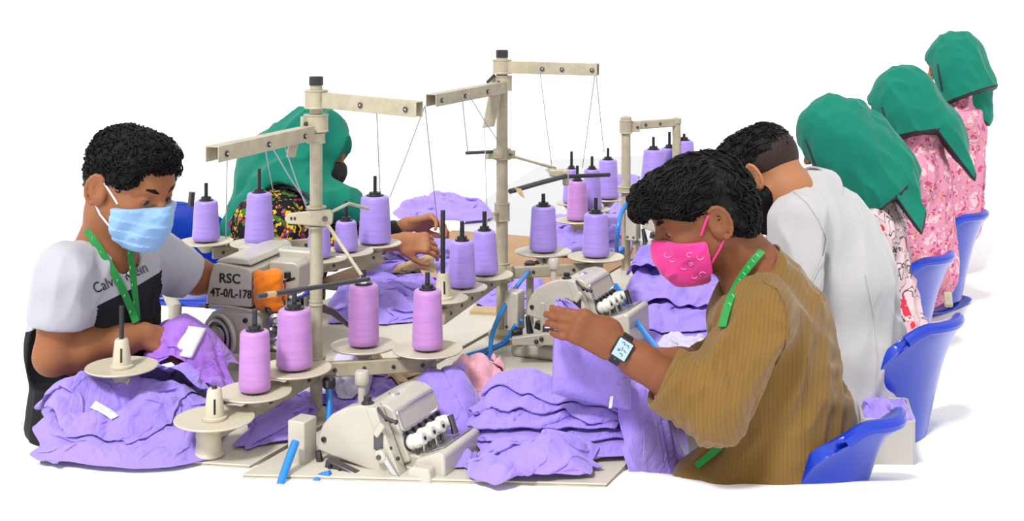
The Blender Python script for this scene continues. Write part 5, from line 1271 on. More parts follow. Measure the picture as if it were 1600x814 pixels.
# ---------------------------------------------------------------- masked man at the left
def plain(name, c, **k): return weave(name, c, 1100, .15, .06, **k)
M['white_shirt'] = plain('white_shirt', alb(232, 229, 228, .49)); M['black_cloth'] = plain('black_cloth', alb(38, 37, 42)); M['grey_tee'] = plain('heather_white_tee', alb(224, 224, 232, .54))
M['blue_mask'] = mat('blue_surgical_mask', alb(150, 196, 246), .6, sheen=.2); M['white_string'] = mat('white_string', alb(240, 240, 245), .6)
base = P(150, 0, 3.12); base.z = .70
pl = empty('person', base, 'seated man with short black hair, blue face mask and white and black tee shirt', 'person')
ph = math.radians(-30)
H = Frame(P(203, 290, 3.0), ph, math.radians(17), 0, 1.06)
fL = np.array([math.cos(math.radians(-25)), math.sin(math.radians(-25)), 0]); rL = np.array([fL[1], -fL[0], 0]); RL = np.stack([fL, -rL, [0, 0, 1]], 1)
neckb = P(165, 392, 3.06)
sh_r, el_r, wr_r = P(104, 428, 2.95), P(84, 556, 2.94), P(226, 524, 3.05)
sh_l, el_l, wr_l = P(232, 398, 3.24), P(288, 428, 3.30), P(350, 440, 3.42)
f = Field((-1.32, 2.7, .74), (-.62, 3.5, 1.50), .0034)
head(f, H, neckb, nr=.056)
f.ell(P(150, 500, 3.10), (.09, .15, .14), RL, .04); f.cap(sh_r, sh_l, .045, .045, .04); f.cap(neckb, P(158, 440, 3.08), .06, .08, .04)
for s_, e_, w_ in ((sh_r, el_r, wr_r), (sh_l, el_l, wr_l)): f.path([s_, s_.lerp(e_, .5), e_], [.05, .048, .043], .02); f.path([e_, e_.lerp(w_, .3), e_.lerp(w_, .75), w_], [.043, .045, .036, .029], .02)
hand(f, wr_r, (.86, .12, -.42), (.1, .5, -.8), 1, sc=.88, spread=.03, cl=[(.4, .5, .4)] * 4, tcurl=.2)
hand(f, wr_l, (.93, .3, .0), (0, .2, -.9), -1, sc=.9, cl=[(.3, .4, .3)] * 4)
body = f.build('body', M['skin_a'], pl)
eyes(H, body, (.85, 0, -.38)); brows(H, body, M['hairlock'], .0052)
f = Field(H.p(0, 0, .03) - .18, H.p(0, 0, .03) + .18, .0032)
HE = lambda c, r, k=.02, m='u': f.ell(H.p(*c), np.array(r) * H.s, H.R, k, m)
HE((-.018, 0, .048), (.097, .081, .080)); HE((.04, 0, .088), (.062, .066, .040), .03); HE((-.07, 0, -.01), (.035, .060, .058), .03); HE((.03, -.060, .045), (.045, .02, .03), .02); HE((.03, .060, .045), (.045, .02, .03), .02)
HE((.098, 0, -.008), (.062, .10, .066), .012, 's'); HE((.016, -.10, -.035), (.040, .045, .062), .01, 's'); HE((.016, .10, -.035), (.040, .045, .062), .01, 's'); HE((.03, 0, -.10), (.10, .09, .08), .012, 's')
f.displace(folds(8, (H.v(.6, .3, .5), .016, .003), (H.v(.3, .6, .5), .010, .002)), .03)
hair = f.build('hair', M['hair'], pl)
locks(hair, H, lambda q: q[:, 2] > .0, 1000, 6, M['hairlock'], hair, ln=.026, r=.0026, curl=.004, flow=lambda q: np.array([.8, -.3, .1]))
# tee shirt: white with a black lower panel
f = Field((-1.36, 2.68, .66), (-.60, 3.55, 1.22), .0044)
f.ell(P(150, 640, 3.13), (.13, .185, .16), RL, .05); f.ell(P(150, 530, 3.12), (.125, .185, .17), RL, .06); f.ell(P(158, 440, 3.10), (.10, .17, .09), RL, .06)
f.cap(sh_r, sh_l, .060, .058, .06); f.cap(neckb + Vector((0, 0, -.02)), P(158, 440, 3.08), .062, .09, .05)
m1_ = sh_r.lerp(el_r, .52); f.path([sh_r, m1_], [.066, .066], .03); m2_ = sh_l.lerp(el_l, 1.0); f.path([sh_l, m2_], [.064, .060], .03)
d1 = norm(el_r - sh_r); d2 = norm(el_l - sh_l)
f.cap(H.p(-.03, 0, -.06), neckb + Vector((.006, -.01, .0)), .062, .068, .004, 's'); f.ell(neckb + Vector(fL) * .04 + Vector((0, 0, -.015)), (.05, .06, .045), RL, .01, 's')
f.displace(folds(12, ((.3, .2, .9), .06, .0045), ((.8, -.2, .3), .07, .004), (d1, .04, .003)), .03)
f.plane_cut(m1_ + Vector(d1) * .022, d1, .085); f.plane_cut(m2_ + Vector(d2) * .02, d2, .09, .1)
def twotone():
    m, nt, b = newmat('white_and_black_tee'); tc = nd(nt, 'ShaderNodeTexCoord'); sp = nd(nt, 'ShaderNodeSeparateXYZ'); L(nt, tc.outputs['Object'], sp.inputs[0])
    mu = nd(nt, 'ShaderNodeMath', operation='MULTIPLY_ADD'); L(nt, sp.outputs[0], mu.inputs[0]); mu.inputs[1].default_value = -.40; L(nt, sp.outputs[2], mu.inputs[2])
    q = P(112, 492, 2.98) - pl.location; lt = nd(nt, 'ShaderNodeMath', operation='LESS_THAN'); L(nt, mu.outputs[0], lt.inputs[0]); lt.inputs[1].default_value = q.z - .40 * q.x
    mx = nd(nt, 'ShaderNodeMix', data_type='RGBA'); L(nt, lt.outputs[0], mx.inputs[0]); mx.inputs[6].default_value = alb(224, 224, 232, .54); mx.inputs[7].default_value = alb(38, 37, 42); L(nt, mx.outputs[2], b.inputs['Base Color'])
    b.inputs['Roughness'].default_value = .85; b.inputs['Specular IOR Level'].default_value = .2; return m
def sleeve(c):
    c = c + .0
    a = np.array(sh_r); ab = np.array(m1_ + Vector(d1) * .03) - a; t = np.clip(((c - a) @ ab) / (ab @ ab), 0, 1); a2 = np.array(sh_l.lerp(el_l, .35)); ab2 = np.array(m2_ + Vector(d2) * .03) - a2; t2 = np.clip(((c - a2) @ ab2) / (ab2 @ ab2), 0, 1); return (np.linalg.norm(c - a - t[:, None] * ab, axis=1) < .080) | (np.linalg.norm(c - a2 - t2[:, None] * ab2, axis=1) < .080)
shirt = f.build('tee_shirt', [twotone(), M['grey_tee']], pl, mi=lambda c: sleeve(c).astype(int), smooth_it=3)
mk = mask(H, pl, M['blue_mask'], pleats=.026, back=.036, top=-.010, low=-.125, seed=2, puff=.010, pl=((0, 1, 0), .022, .0022), str_m=M['white_string'])
strap_on([shirt, body], [(124, 318), (127, 335), (137, 358), (150, 382), (164, 404), (178, 428), (190, 452), (200, 475), (208, 498), (211, 506)], .0175, M['green'], 'lanyard', pl, .004)
strap_on([shirt, body], [(198, 366), (200, 385), (202, 410), (205, 440), (209, 470), (211, 500)], .0165, M['green'], 'lanyard', pl, .005)
for st_ in pl.children:
    if st_.name.startswith('lanyard'):
        for px, py in ([(126, 330), (134, 352), (144, 372), (157, 393), (170, 414), (183, 438), (194, 462), (203, 487)] if st_.name == 'lanyard.001' or st_.name == 'lanyard.002' else []) + ([(201, 395), (203, 418), (206, 445), (209, 472)]):
            h, n_ = on(st_, px, py, .0006)
            if h is not None: MB().tube([h - Z_ * .003, h, h + Z_ * .003 + X_ * .001], .0007, 5).build('print_mark', M['lanyard_print'], st_)
# printed lettering wrapped onto the shirt
def print_on(obj, txt, px0, px1, size_px, m, parent, name='printed_lettering'):
    cu = bpy.data.curves.new(name, 'FONT'); cu.body = txt; cu.size = 1.0; cu.resolution_u = 3; cu.fill_mode = 'FRONT'
    o = bpy.data.objects.new(name, cu); C.objects.link(o); dg = bpy.context.evaluated_depsgraph_get(); dg.update(); me = bpy.data.meshes.new_from_object(o.evaluated_get(dg)); bpy.data.objects.remove(o)
    bm = bmesh.new(); bm.from_mesh(me); bmesh.ops.triangulate(bm, faces=bm.faces)
    wd = max(v.co.x for v in bm.verts); a = Vector(px0 + (0,)); b = Vector(px1 + (0,)); dx = (b - a) / wd; up = Vector((dx.y, -dx.x, 0)).normalized() * size_px; off = wloc(parent)
    for e_ in range(2): bmesh.ops.subdivide_edges(bm, edges=[e for e in bm.edges if e.calc_length() > .12], cuts=1)
    for v in bm.verts:
        p = a + dx * v.co.x + up * v.co.y; h, n_ = on(obj, p.x, p.y, .0022); v.co = (h if h is not None else P(p.x, p.y, 3.0)) - off
    bm.to_mesh(me); bm.free(); me.materials.clear(); me.materials.append(m); return link(name, me, parent)
print_on(shirt, 'Calvin Klein', (148, 459), (231, 424), 24, M['black'], shirt)

# ---------------------------------------------------------------- clothes with printed flowers
def floral(name, base_c, cols, scale=26.0, thr=.34, sc2=None, lines=None):
    m, nt, b = newmat(name); tc = nd(nt, 'ShaderNodeTexCoord'); b.inputs['Roughness'].default_value = .85; b.inputs['Specular IOR Level'].default_value = .15
    no = nd(nt, 'ShaderNodeTexNoise', i_Scale=scale * .9, i_Detail=2.0); L(nt, tc.outputs['Object'], no.inputs['Vector'])
    wr = nd(nt, 'ShaderNodeMix', data_type='RGBA', blend_type='LINEAR_LIGHT'); wr.inputs[0].default_value = .06; L(nt, tc.outputs['Object'], wr.inputs[6]); L(nt, no.outputs[1], wr.inputs[7])
    prev = None
    for k, (c, s_, t_) in enumerate(cols):
        vo = nd(nt, 'ShaderNodeTexVoronoi', i_Scale=s_); mp = nd(nt, 'ShaderNodeMapping'); mp.inputs['Location'].default_value = (k * 3.7, k * 1.9, k * 2.3); L(nt, wr.outputs[2], mp.inputs['Vector']); L(nt, mp.outputs[0], vo.inputs['Vector'])
        sp = nd(nt, 'ShaderNodeSeparateColor'); L(nt, vo.outputs['Color'], sp.inputs[0])
        lt = nd(nt, 'ShaderNodeMath', operation='LESS_THAN'); L(nt, vo.outputs['Distance'], lt.inputs[0]); lt.inputs[1].default_value = t_
        g2 = nd(nt, 'ShaderNodeMath', operation='GREATER_THAN'); L(nt, sp.outputs[0], g2.inputs[0]); g2.inputs[1].default_value = .35
        mu = nd(nt, 'ShaderNodeMath', operation='MULTIPLY'); L(nt, lt.outputs[0], mu.inputs[0]); L(nt, g2.outputs[0], mu.inputs[1])
        mx = nd(nt, 'ShaderNodeMix', data_type='RGBA'); L(nt, mu.outputs[0], mx.inputs[0])
        if prev is None: mx.inputs[6].default_value = base_c
        else: L(nt, prev, mx.inputs[6])
        mx.inputs[7].default_value = c; prev = mx.outputs[2]
    if lines:
        n4 = nd(nt, 'ShaderNodeTexNoise', i_Scale=lines[1], i_Detail=1.0, i_Distortion=1.5); L(nt, tc.outputs['Object'], n4.inputs['Vector'])
        a = nd(nt, 'ShaderNodeMath', operation='SUBTRACT'); L(nt, n4.outputs[0], a.inputs[0]); a.inputs[1].default_value = .5
        ab = nd(nt, 'ShaderNodeMath', operation='ABSOLUTE'); L(nt, a.outputs[0], ab.inputs[0]); lt = nd(nt, 'ShaderNodeMath', operation='LESS_THAN'); L(nt, ab.outputs[0], lt.inputs[0]); lt.inputs[1].default_value = lines[2]
        mx = nd(nt, 'ShaderNodeMix', data_type='RGBA'); L(nt, lt.outputs[0], mx.inputs[0]); L(nt, prev, mx.inputs[6]); mx.inputs[7].default_value = lines[0]; prev = mx.outputs[2]
    L(nt, prev, b.inputs['Base Color']); return m
M['dress_dark'] = floral('dark_flowered_dress', alb(34, 28, 34), [(alb(140, 40, 90), 26, .42), (alb(70, 120, 40), 34, .38), (alb(225, 200, 50), 38, .34), (alb(210, 90, 130), 30, .28), (alb(240, 140, 40), 44, .24)])
M['dress_bright'] = floral('yellow_flowered_dress', alb(150, 150, 50), [(alb(235, 225, 60), 26, .45), (alb(220, 120, 160), 30, .38), (alb(60, 110, 50), 34, .3), (alb(200, 60, 60), 40, .22)])
M['dress_pale'] = floral('pale_pink_dress', alb(240, 210, 212, .66), [(alb(232, 176, 190), 11, .4), (alb(220, 60, 80), 9, .24), (alb(120, 112, 112), 20, .18)], lines=(alb(96, 92, 96), 15.0, .018))
M['dress_pink'] = floral('pink_flowered_dress', alb(226, 150, 176), [(alb(244, 196, 206), 24, .42), (alb(200, 80, 124), 30, .34), (alb(216, 130, 80), 38, .26), (alb(170, 60, 100), 44, .2)])
M['teal'] = weave('teal_scarf_cloth', alb(8, 130, 106), 900, .12, .1, sheen=.1); M['trim'] = mat('black_trim', alb(26, 26, 30), .7)

# ---------------------------------------------------------------- man in the white shirt
base = P(1300, 0, 3.38); base.z = .56
pw = empty('person', base, 'bearded man in a white shirt bending over his bench, seen from behind', 'person')
H = Frame(P(1196, 272, 3.36), math.radians(180 - 36), math.radians(34), 0, 1.0)
fW = np.array([-.914, .407, 0]); lW = np.array([-.407, -.914, 0]); RW_ = np.stack([fW, lW, [0, 0, 1]], 1)
neckb = P(1250, 306, 3.36)
sh_l, el_l = P(1250, 345, 3.22), P(1235, 540, 3.15); sh_r, el_r = P(1255, 335, 3.55), P(1200, 480, 3.55)
f = Field((.38, 2.95, .76), (1.05, 4.05, 1.48), .0038)
head(f, H, neckb, nr=.058); f.ell(P(1285, 400, 3.37), (.08, .14, .14), RW_, .04); f.cap(sh_l, sh_r, .045, .045, .04); f.cap(neckb, P(1270, 350, 3.37), .058, .065, .03)
f.path([sh_l, el_l], [.05, .042]); f.path([sh_r, el_r], [.05, .042]); wr = P(1172, 476, 3.74); f.path([el_r, el_r.lerp(wr, .3), wr], [.042, .044, .028]); hand(f, wr, (-.4, .8, -.1), (0, 0, -1), 1, sc=.9)
wr2 = P(1185, 520, 3.36); f.path([el_l, el_l.lerp(wr2, .3), wr2], [.042, .044, .028]); hand(f, wr2, (-.3, .85, .0), (0, 0, -1), -1, sc=.9)
body = f.build('body', M['skin_c'], pw); eyes(H, body)
def hair_field(H, hh=.0034): return Field(H.p(0, 0, .02) - .19, H.p(0, 0, .02) + .19, hh)
f = hair_field(H); HE = lambda c, r, k=.02, m='u': f.ell(H.p(*c), np.array(r) * H.s, H.R, k, m)
HE((-.010, 0, .048), (.100, .080, .078)); HE((.05, 0, .088), (.056, .062, .036), .03); HE((.098, 0, -.004), (.060, .10, .070), .012, 's'); HE((.0, 0, -.055), (.12, .12, .086), .02, 's')
f.displace(folds(18, (H.v(.6, .3, .5), .014, .003), (H.v(.3, .6, .5), .010, .002)), .03); hair = f.build('hair', M['hair'], pw)
locks(hair, H, lambda q: q[:, 2] > .04, 600, 9, M['hairlock'], hair, ln=.024, r=.0026, curl=.003, flow=lambda q: np.array([.8, .2, .1]))
f = hair_field(H, .003); HE((-.014, 0, .036), (.1005, .0795, .0865)); HE((.100, 0, .0), (.075, .11, .085), .01, 's'); HE((.01, .09, -.03), (.034, .03, .05), .008, 's'); HE((.01, -.09, -.03), (.034, .03, .05), .008, 's'); f.plane(H.p(-.05, 0, -.012), H.v(.25, 0, -1)); f.build('short_sides', M['stubble'], pw)
f = hair_field(H, .003); HE((.030, 0, -.040), (.066, .065, .086)); 
for s_ in (-1, 1): f.cap(H.p(-.002, s_ * .060, -.05), H.p(.064, s_ * .018, -.106), .021 * H.s, .02 * H.s, .02); f.cap(H.p(.004, s_ * .067, -.012), H.p(.006, s_ * .064, -.06), .012 * H.s, .016 * H.s, .015)
HE((.075, 0, -.112), (.022, .026, .022), .02); HE((.070, 0, .000), (.07, .085, .052), .01, 's'); HE((-.04, 0, -.10), (.040, .09, .10), .01, 's')
f.displace(folds(28, (H.v(.3, .3, .8), .010, .003), (H.v(.8, .6, .1), .007, .002)), .02); f.build('beard', M['hair'], pw)
f = Field((.42, 2.9, .54), (1.12, 3.80, 1.26), .0048)
f.ell(P(1318, 640, 3.40), (.155, .20, .16), RW_, .05); f.ell(P(1324, 540, 3.40), (.145, .195, .17), RW_, .06); f.ell(P(1308, 430, 3.39), (.14, .19, .15), RW_, .06); f.ell(P(1288, 355, 3.38), (.105, .17, .09), RW_, .06)
f.cap(sh_l, sh_r, .060, .060, .06); f.cap(neckb + Vector((.022, 0, .0)), P(1282, 340, 3.37), .070, .09, .04); f.path([sh_l, sh_l.lerp(el_l, .5), el_l], [.068, .064, .058], .014); f.path([sh_r, el_r], [.066, .058], .03)
f.ell(P(1225, 590, 3.28), (.10, .11, .06), RW_, .05)
f.cap(H.p(-.035, 0, -.05), neckb + Vector((-.008, 0, .004)), .061, .0605, .004, 's'); dl = norm(el_l - sh_l)
f.displace(folds(31, ((.3, .1, .95), .09, .009), (dl, .06, .006), ((.7, .4, -.6), .08, .006)), .03)
shirt = f.build('shirt', M['white_shirt'], pw, smooth_it=3)
ctr = np.array(neckb) + np.array([.020, 0, .006]); ax_n = norm(np.array(H.p(-.035, 0, -.05)) - np.array(neckb)); bk = norm(-fW - ax_n * np.dot(-fW, ax_n)); sdv = np.cross(ax_n, bk); aa = np.linspace(-2.4, 2.4, 26); vs = []
for rr, hh in ((.066, -.012), (.068, .022), (.073, .024), (.090, -.026)):
    for a in aa: vs.append(ctr + (bk * math.cos(a) + sdv * math.sin(a)) * rr + ax_n * (hh - .01 * (1 - math.cos(a))))
n_ = len(aa); MB().add(vs, [(j * n_ + i, j * n_ + i + 1, ((j + 1) % 4) * n_ + i + 1, ((j + 1) % 4) * n_ + i) for j in range(4) for i in range(n_ - 1)] + [(0, n_, 2 * n_, 3 * n_), (n_ - 1, 4 * n_ - 1, 3 * n_ - 1, 2 * n_ - 1)]).build('collar', M['white_shirt'], shirt)
for pts in ([(1240, 300), (1262, 318), (1280, 345), (1290, 372), (1284, 408), (1268, 440)], [(1352, 430), (1366, 500), (1372, 560), (1370, 615)]):
    q = [on(shirt, *p, .0015)[0] for p in along(pts)]; q = [p for p in q if p is not None]
    if len(q) > 2: MB().tube(q, .002, 6).build('seam', M['white_shirt'], shirt)

# ---------------------------------------------------------------- women in green scarves
def scarf(fs, parent, m, hems, name='head_scarf', fold=None, trim=.007):
    "fs: fields joined into one cloth; hems: for each the planes (point, normal) that cut it; faces at a cut are the black trim, a part of its own"
    for f, hem in zip(fs, hems):
        if fold is not None: f.displace(fold, .03)
        for p, n_ in hem: f.plane(p, n_, .003)
    g = Field(fs[0].lo, fs[0].lo, fs[0].h); g.n = fs[0].n; g.d = np.minimum.reduce([f.d for f in fs])
    v, q = g.mesh(); v = relax(v, q); c = v[q].mean(1); near = np.zeros(len(c), bool); ii = tuple(np.clip(np.round((c - g.lo) / g.h).astype(int), 0, np.array(g.n) - 1).T)
    dd = np.stack([f.d[ii] for f in fs]); who = dd.argmin(0)
    for k, hem in enumerate(hems):
        for p, n_ in hem: near |= (who == k) & ((c - np.array(p)) @ norm(n_) > -trim)
    vn = np.zeros(len(v), bool); vn[q[near]] = True; vf = np.zeros(len(v), bool); vf[q[~near]] = True; bd = np.nonzero(vn & vf)[0]
    ib = tuple(np.clip(np.round((v[bd] - g.lo) / g.h).astype(int), 0, np.array(g.n) - 1).T); wb = np.stack([f.d[ib] for f in fs]).argmin(0); best = np.full(len(bd), 9.0); mv = np.zeros((len(bd), 3))
    for k, hem in enumerate(hems):
        for p, n_ in hem:
            nn = norm(n_); dist = (v[bd] - np.array(p)) @ nn + trim; use = (np.abs(dist) < np.abs(best)) & (np.abs(dist) < g.h * 1.5); best = np.where(use, dist, best); mv[use] = -dist[use, None] * nn
    v = v.copy(); v[bd] += mv
    o = npmesh(name, v, q[~near], m, parent)
    if near.any(): npmesh('scarf_trim', v, q[near], M['trim'], o)
    return o
def woman(label, H, neckb, sh, pel, R, dress, lo, hi, skin_m, hh=.0045, hands=()):
    "body, dress; returns the thing"
    b = Vector((pel[0], pel[1], .56)); t = empty('person', b, label, 'person'); f = Field(lo, hi, .004)
    head(f, H, neckb, nr=.05); mid = (Vector(neckb) + Vector(pel)) / 2; f.ell(mid, (.08, .12, .2), R, .04); f.cap(sh[0], sh[1], .04, .04, .03); f.cap(neckb, mid, .055, .08, .04)
    for a, e, w_, kw in hands:
        f.path([a, e], [.042, .036], .02); f.path([e, e.lerp(w_, .3), w_], [.036, .037, .025], .02); hand(f, w_, **kw)
    body = f.build('body', skin_m, t); return t, body
def dress_field(H, neckb, sh, pel, R, lo, hi, arms=(), w=.185, d=.125, hh=.005, hump=0):
    f = Field(lo, hi, hh); neckb = Vector(neckb); pel = Vector(pel); ctr = [neckb.lerp(pel, t) for t in (.28, .55, .85, 1.05)]
    f.ell(ctr[0], (d * .82, w * .9, .10), R, .06); f.ell(ctr[1], (d, w, .15), R, .06); f.ell(ctr[2], (d * 1.1, w * 1.02, .16), R, .06); f.ell(ctr[3], (d * 1.2, w * 1.08, .14), R, .05); f.cap(sh[0], sh[1], .056, .056, .05); f.cap(neckb + Vector((0, 0, -.01)), ctr[0], .072, .09, .05); f.cap(Vector(H.p(-.04, 0, -.07)).lerp(neckb, .45), neckb, .064, .076, .03)
    for a, e, w_ in arms: f.path([a, e], [.06, .054], .03); f.path([e, w_], [.052, .042], .03)
    return f
skinw = M['skin_c']
def rframe(yaw): fx = np.array([math.cos(yaw), math.sin(yaw), 0]); lx = np.array([-fx[1], fx[0], 0]); return np.stack([fx, lx, [0, 0, 1]], 1)
R3 = rframe(math.radians(156))
# nearest of the three on the right
def right_woman(label, hp, Yh, yaw, pitch, neck, shp, pelp, Yp, dress, sil, hemline, facecut, seed, sc=1.0, lobes=()):
    H = Frame(P(*hp, Yh), math.radians(yaw), math.radians(pitch), 0, sc); nb = P(*neck, Yh + .02); pel = P(*pelp, Yp)
    l = Vector((-.407, -.914, 0)); shc = P(*shp, Yp); sh = (shc + l * .14, shc - l * .14)
    lo = (min(H.o[0], pel.x) - .30, min(H.o[1], pel.y) - .34, .5); hi = (max(H.o[0], pel.x) + .32, max(H.o[1], pel.y) + .34, float(H.o[2]) + .26)
    arms = [(s_, s_ + Vector((-.06, .02, -.24)), s_ + Vector((-.26, .14, -.26))) for s_ in sh]
    t, body = woman(label, H, nb, sh, pel, R3, dress, lo, hi, skinw, hands=[(a, e, w_, dict(d=(-.9, .35, -.1), nrm=(0, 0, -1), thumb=s_, sc=.85)) for (a, e, w_), s_ in zip(arms, (-1, 1))])
    eyes(H, body); f = dress_field(H, nb, sh, pel, R3, lo, hi, arms, hh=.0055, w=.16, d=.118); f.displace(folds(seed, ((.15, .1, .97), .045, .010), ((.5, .3, -.7), .08, .004)), .03); dr = f.build('dress', dress, t)
    fs = []; hems = []
    for lobe, hem in sil:
        f = Field((lo[0], lo[1], .75), hi, .0045)
        if not fs:
            E = lambda c, r, k=.03, m_='u': f.ell(H.p(*c), np.array(r) * H.s, H.R, k, m_)
            E((-.012, 0, .040), (.114, .096, .100)); E((-.02, 0, -.04), (.096, .088, .11), .04)
        for a, b, ra, rb in lobe: f.cap(P(*a), P(*b), ra, rb, .05)
        if not fs: f.ell(H.p(.130, 0, -.035), np.array((.085, .066, .086)) * H.s, H.R, .008, 's'); f.cap(H.p(.09, 0, -.05), H.p(.19, 0, -.07), .062 * H.s, .07 * H.s, .006, 's')
        fs.append(f); hems.append([(P(*p, Yp), n_) for p, n_ in hem])
    fo = folds(seed + 3, ((.45, -.2, -.85), .07, .009), ((.3, .3, -.9), .04, .006))
    sc_ = scarf(fs, t, M['teal'], hems, fold=fo)
    rim = [H.p(.066 - .006 * math.cos(a), .070 * math.sin(a), -.035 + .086 * math.cos(a)) for a in np.linspace(-2.0, 2.0, 40)]
    rr = [snap(sc_, Vector(p) - Vector(H.v(1, 0, 0)) * .0 + (Vector(p) - Vector(H.p(.066, 0, -.035))) * .5, Vector(H.p(.05, 0, -.035)) - Vector(p))[0] for p in rim]; rr = [r for r in rr if r]
    if len(rr) > 4: MB().tube(rr, .0042, 8).build('scarf_trim', M['trim'], sc_)
    return t, sc_, H, dr
right_woman('woman in teal scarf and pale pink dress nearest the white shirted man', (1306, 220), 4.02, 150, 24, (1345, 285), (1372, 350), (1372, 520), 4.05, M['dress_pale'],
    [([((1320, 232, 4.02), (1350, 280, 4.02), .115, .13), ((1345, 240, 4.0), (1385, 290, 3.96), .10, .07)], [((1374, 315), (.65, -.15, -.76)), ]),
     ([((1350, 215, 4.02), (1385, 270, 3.99), .09, .085), ((1380, 265, 3.98), (1422, 345, 3.92), .085, .045)], [((1416, 340), (-.70, .1, -.50)), ((1430, 330), (.95, -.1, -.25))])], None, None, 41)
right_woman('woman in teal scarf and pink flowered dress in the middle of the right row', (1412, 167), 4.62, 158, 18, (1432, 225), (1440, 265), (1432, 410), 4.66, M['dress_pink'],
    [([((1420, 180, 4.62), (1430, 215, 4.62), .112, .12)], [((1425, 222), (.1, -.3, -.9))]),
     ([((1435, 165, 4.62), (1465, 215, 4.6), .09, .085), ((1462, 205, 4.6), (1508, 288, 4.54), .09, .04)], [((1490, 250), (-.72, .1, -.55)), ((1509, 270), (.96, -.1, -.22))])], None, None, 42)
right_woman('woman in teal scarf and pink dress furthest away at the upper right', (1492, 104), 5.36, 160, 12, (1505, 155), (1500, 190), (1478, 330), 5.40, M['dress_pink'],
    [([((1497, 115, 5.36), (1506, 140, 5.36), .118, .125)], [((1497, 162), (.30, -.3, -.9))]),
     ([((1512, 110, 5.36), (1530, 180, 5.36), .085, .05)], [((1520, 178), (-.6, .1, -.7))])], None, None, 43)

# ---------------------------------------------------------------- woman at the left, sewing by hand
yaw = math.radians(-14); RL2 = rframe(math.radians(-20)); lw = Vector((-RL2[0, 0] * 0 + RL2[0, 1], RL2[1, 1], 0))
H = Frame(P(493, 236, 4.30), yaw, math.radians(20), 0, 1.0); nb = P(462, 305, 4.32); pel = P(425, 470, 4.40); shc = P(440, 330, 4.38); sh = (shc + lw * .16, shc - lw * .16)
hn = sh[1]; hf = sh[0]
e_n = P(520, 392, 4.16); w_n = P(625, 378, 4.30); e_f = P(590, 372, 4.62); w_f = P(642, 350, 4.60)
lo = (-1.15, 3.85, .58); hi = (-.10, 4.95, 1.55)
t, body = woman('woman with teal scarf, black mask and dark flowered dress sewing at the left', H, nb, sh, pel, RL2, None, lo, hi, M['skin_c'],
    hands=[(hn, e_n, w_n, dict(d=(.93, .15, -.08), nrm=(-.1, .75, -.5), thumb=-1, sc=.98, cl=[(.5, .5, .4), (.6, .5, .4), (.65, .5, .4), (.7, .5, .4)])), (hf, e_f, w_f, dict(d=(.9, -.2, .18), nrm=(.1, -.6, -.7), thumb=1, sc=.98, cl=[(.5, .6, .4), (.6, .7, .4), (.65, .7, .4), (.7, .7, .4)]))])
eyes(H, body, (.8, 0, -.5)); brows(H, body, M['hairlock'])
M['black_mask'] = mat('black_face_mask', alb(38, 34, 38), .7); mask(H, t, M['black_mask'], seed=7, back=.02)
f = dress_field(H, nb, sh, pel, RL2, lo, hi, [(hn, e_n, e_n.lerp(w_n, .1)), (hf, e_f, e_f.lerp(w_f, .5))], w=.19, d=.14); f.cap(H.p(-.03, 0, -.05), nb, .055, .06, .004, 's')
f.ell(P(432, 362, 4.20), (.17, .17, .15), RL2, .06); f.ell(P(520, 345, 4.28), (.07, .08, .09), RL2, .04)
f.displace(folds(45, ((.2, .1, .95), .06, .006), ((.7, .3, -.5), .08, .005)), .03)
def dmi(c):
    px = c[:, 0] / c[:, 1] * F + 800; py = (ZC - c[:, 2]) / c[:, 1] * F
    return np.where(px > 580, 2, np.where((px > 498) & (py < 345), 1, 0))
f.build('dress', [M['dress_dark'], M['dress_bright'], M['black_cloth']], t, mi=dmi)
f = Field((-1.15, 3.85, .70), (-.25, 4.8, 1.62), .0045); E = lambda c, r, k=.03, m_='u': f.ell(H.p(*c), np.array(r) * H.s, H.R, k, m_)
E((-.012, 0, .040), (.122, .102, .108)); E((-.03, 0, -.04), (.10, .095, .11), .04)
for a, b, ra, rb in [((462, 250, 4.34), (430, 268, 4.36), .13, .13), ((450, 265, 4.30), (395, 330, 4.28), .11, .075), ((420, 290, 4.2), (372, 355, 4.14), .06, .05), ((500, 300, 4.22), (535, 318, 4.16), .07, .05), ((440, 280, 4.2), (500, 320, 4.12), .06, .05), ((530, 310, 4.22), (560, 330, 4.16), .06, .028)]: f.cap(P(*a), P(*b), ra, rb, .05)
E((.132, -.01, -.040), (.085, .062, .086), .008, 's'); f.cap(H.p(.10, -.01, -.05), H.p(.2, -.03, -.07), .060 * H.s, .07 * H.s, .006, 's')
# the hanging cloth opens in an arch over the flowered back
f.ell(P(428, 372, 4.02), (.12, .42, .165), np.eye(3), .01, 's')
scarf([f], t, M['teal'], [[]], fold=folds(51, ((-.5, .1, -.85), .07, .009), ((.2, .3, -.9), .05, .004)))
ar = [on(t.children[-1], px, py, .003)[0] for px, py in [(366, 372), (370, 345), (384, 318), (405, 299), (430, 291), (455, 292), (478, 303), (492, 318)]]; ar = [a for a in ar if a is not None]
if len(ar) > 3: MB().tube(ar, .006, 8).build('scarf_trim', M['trim'], t)
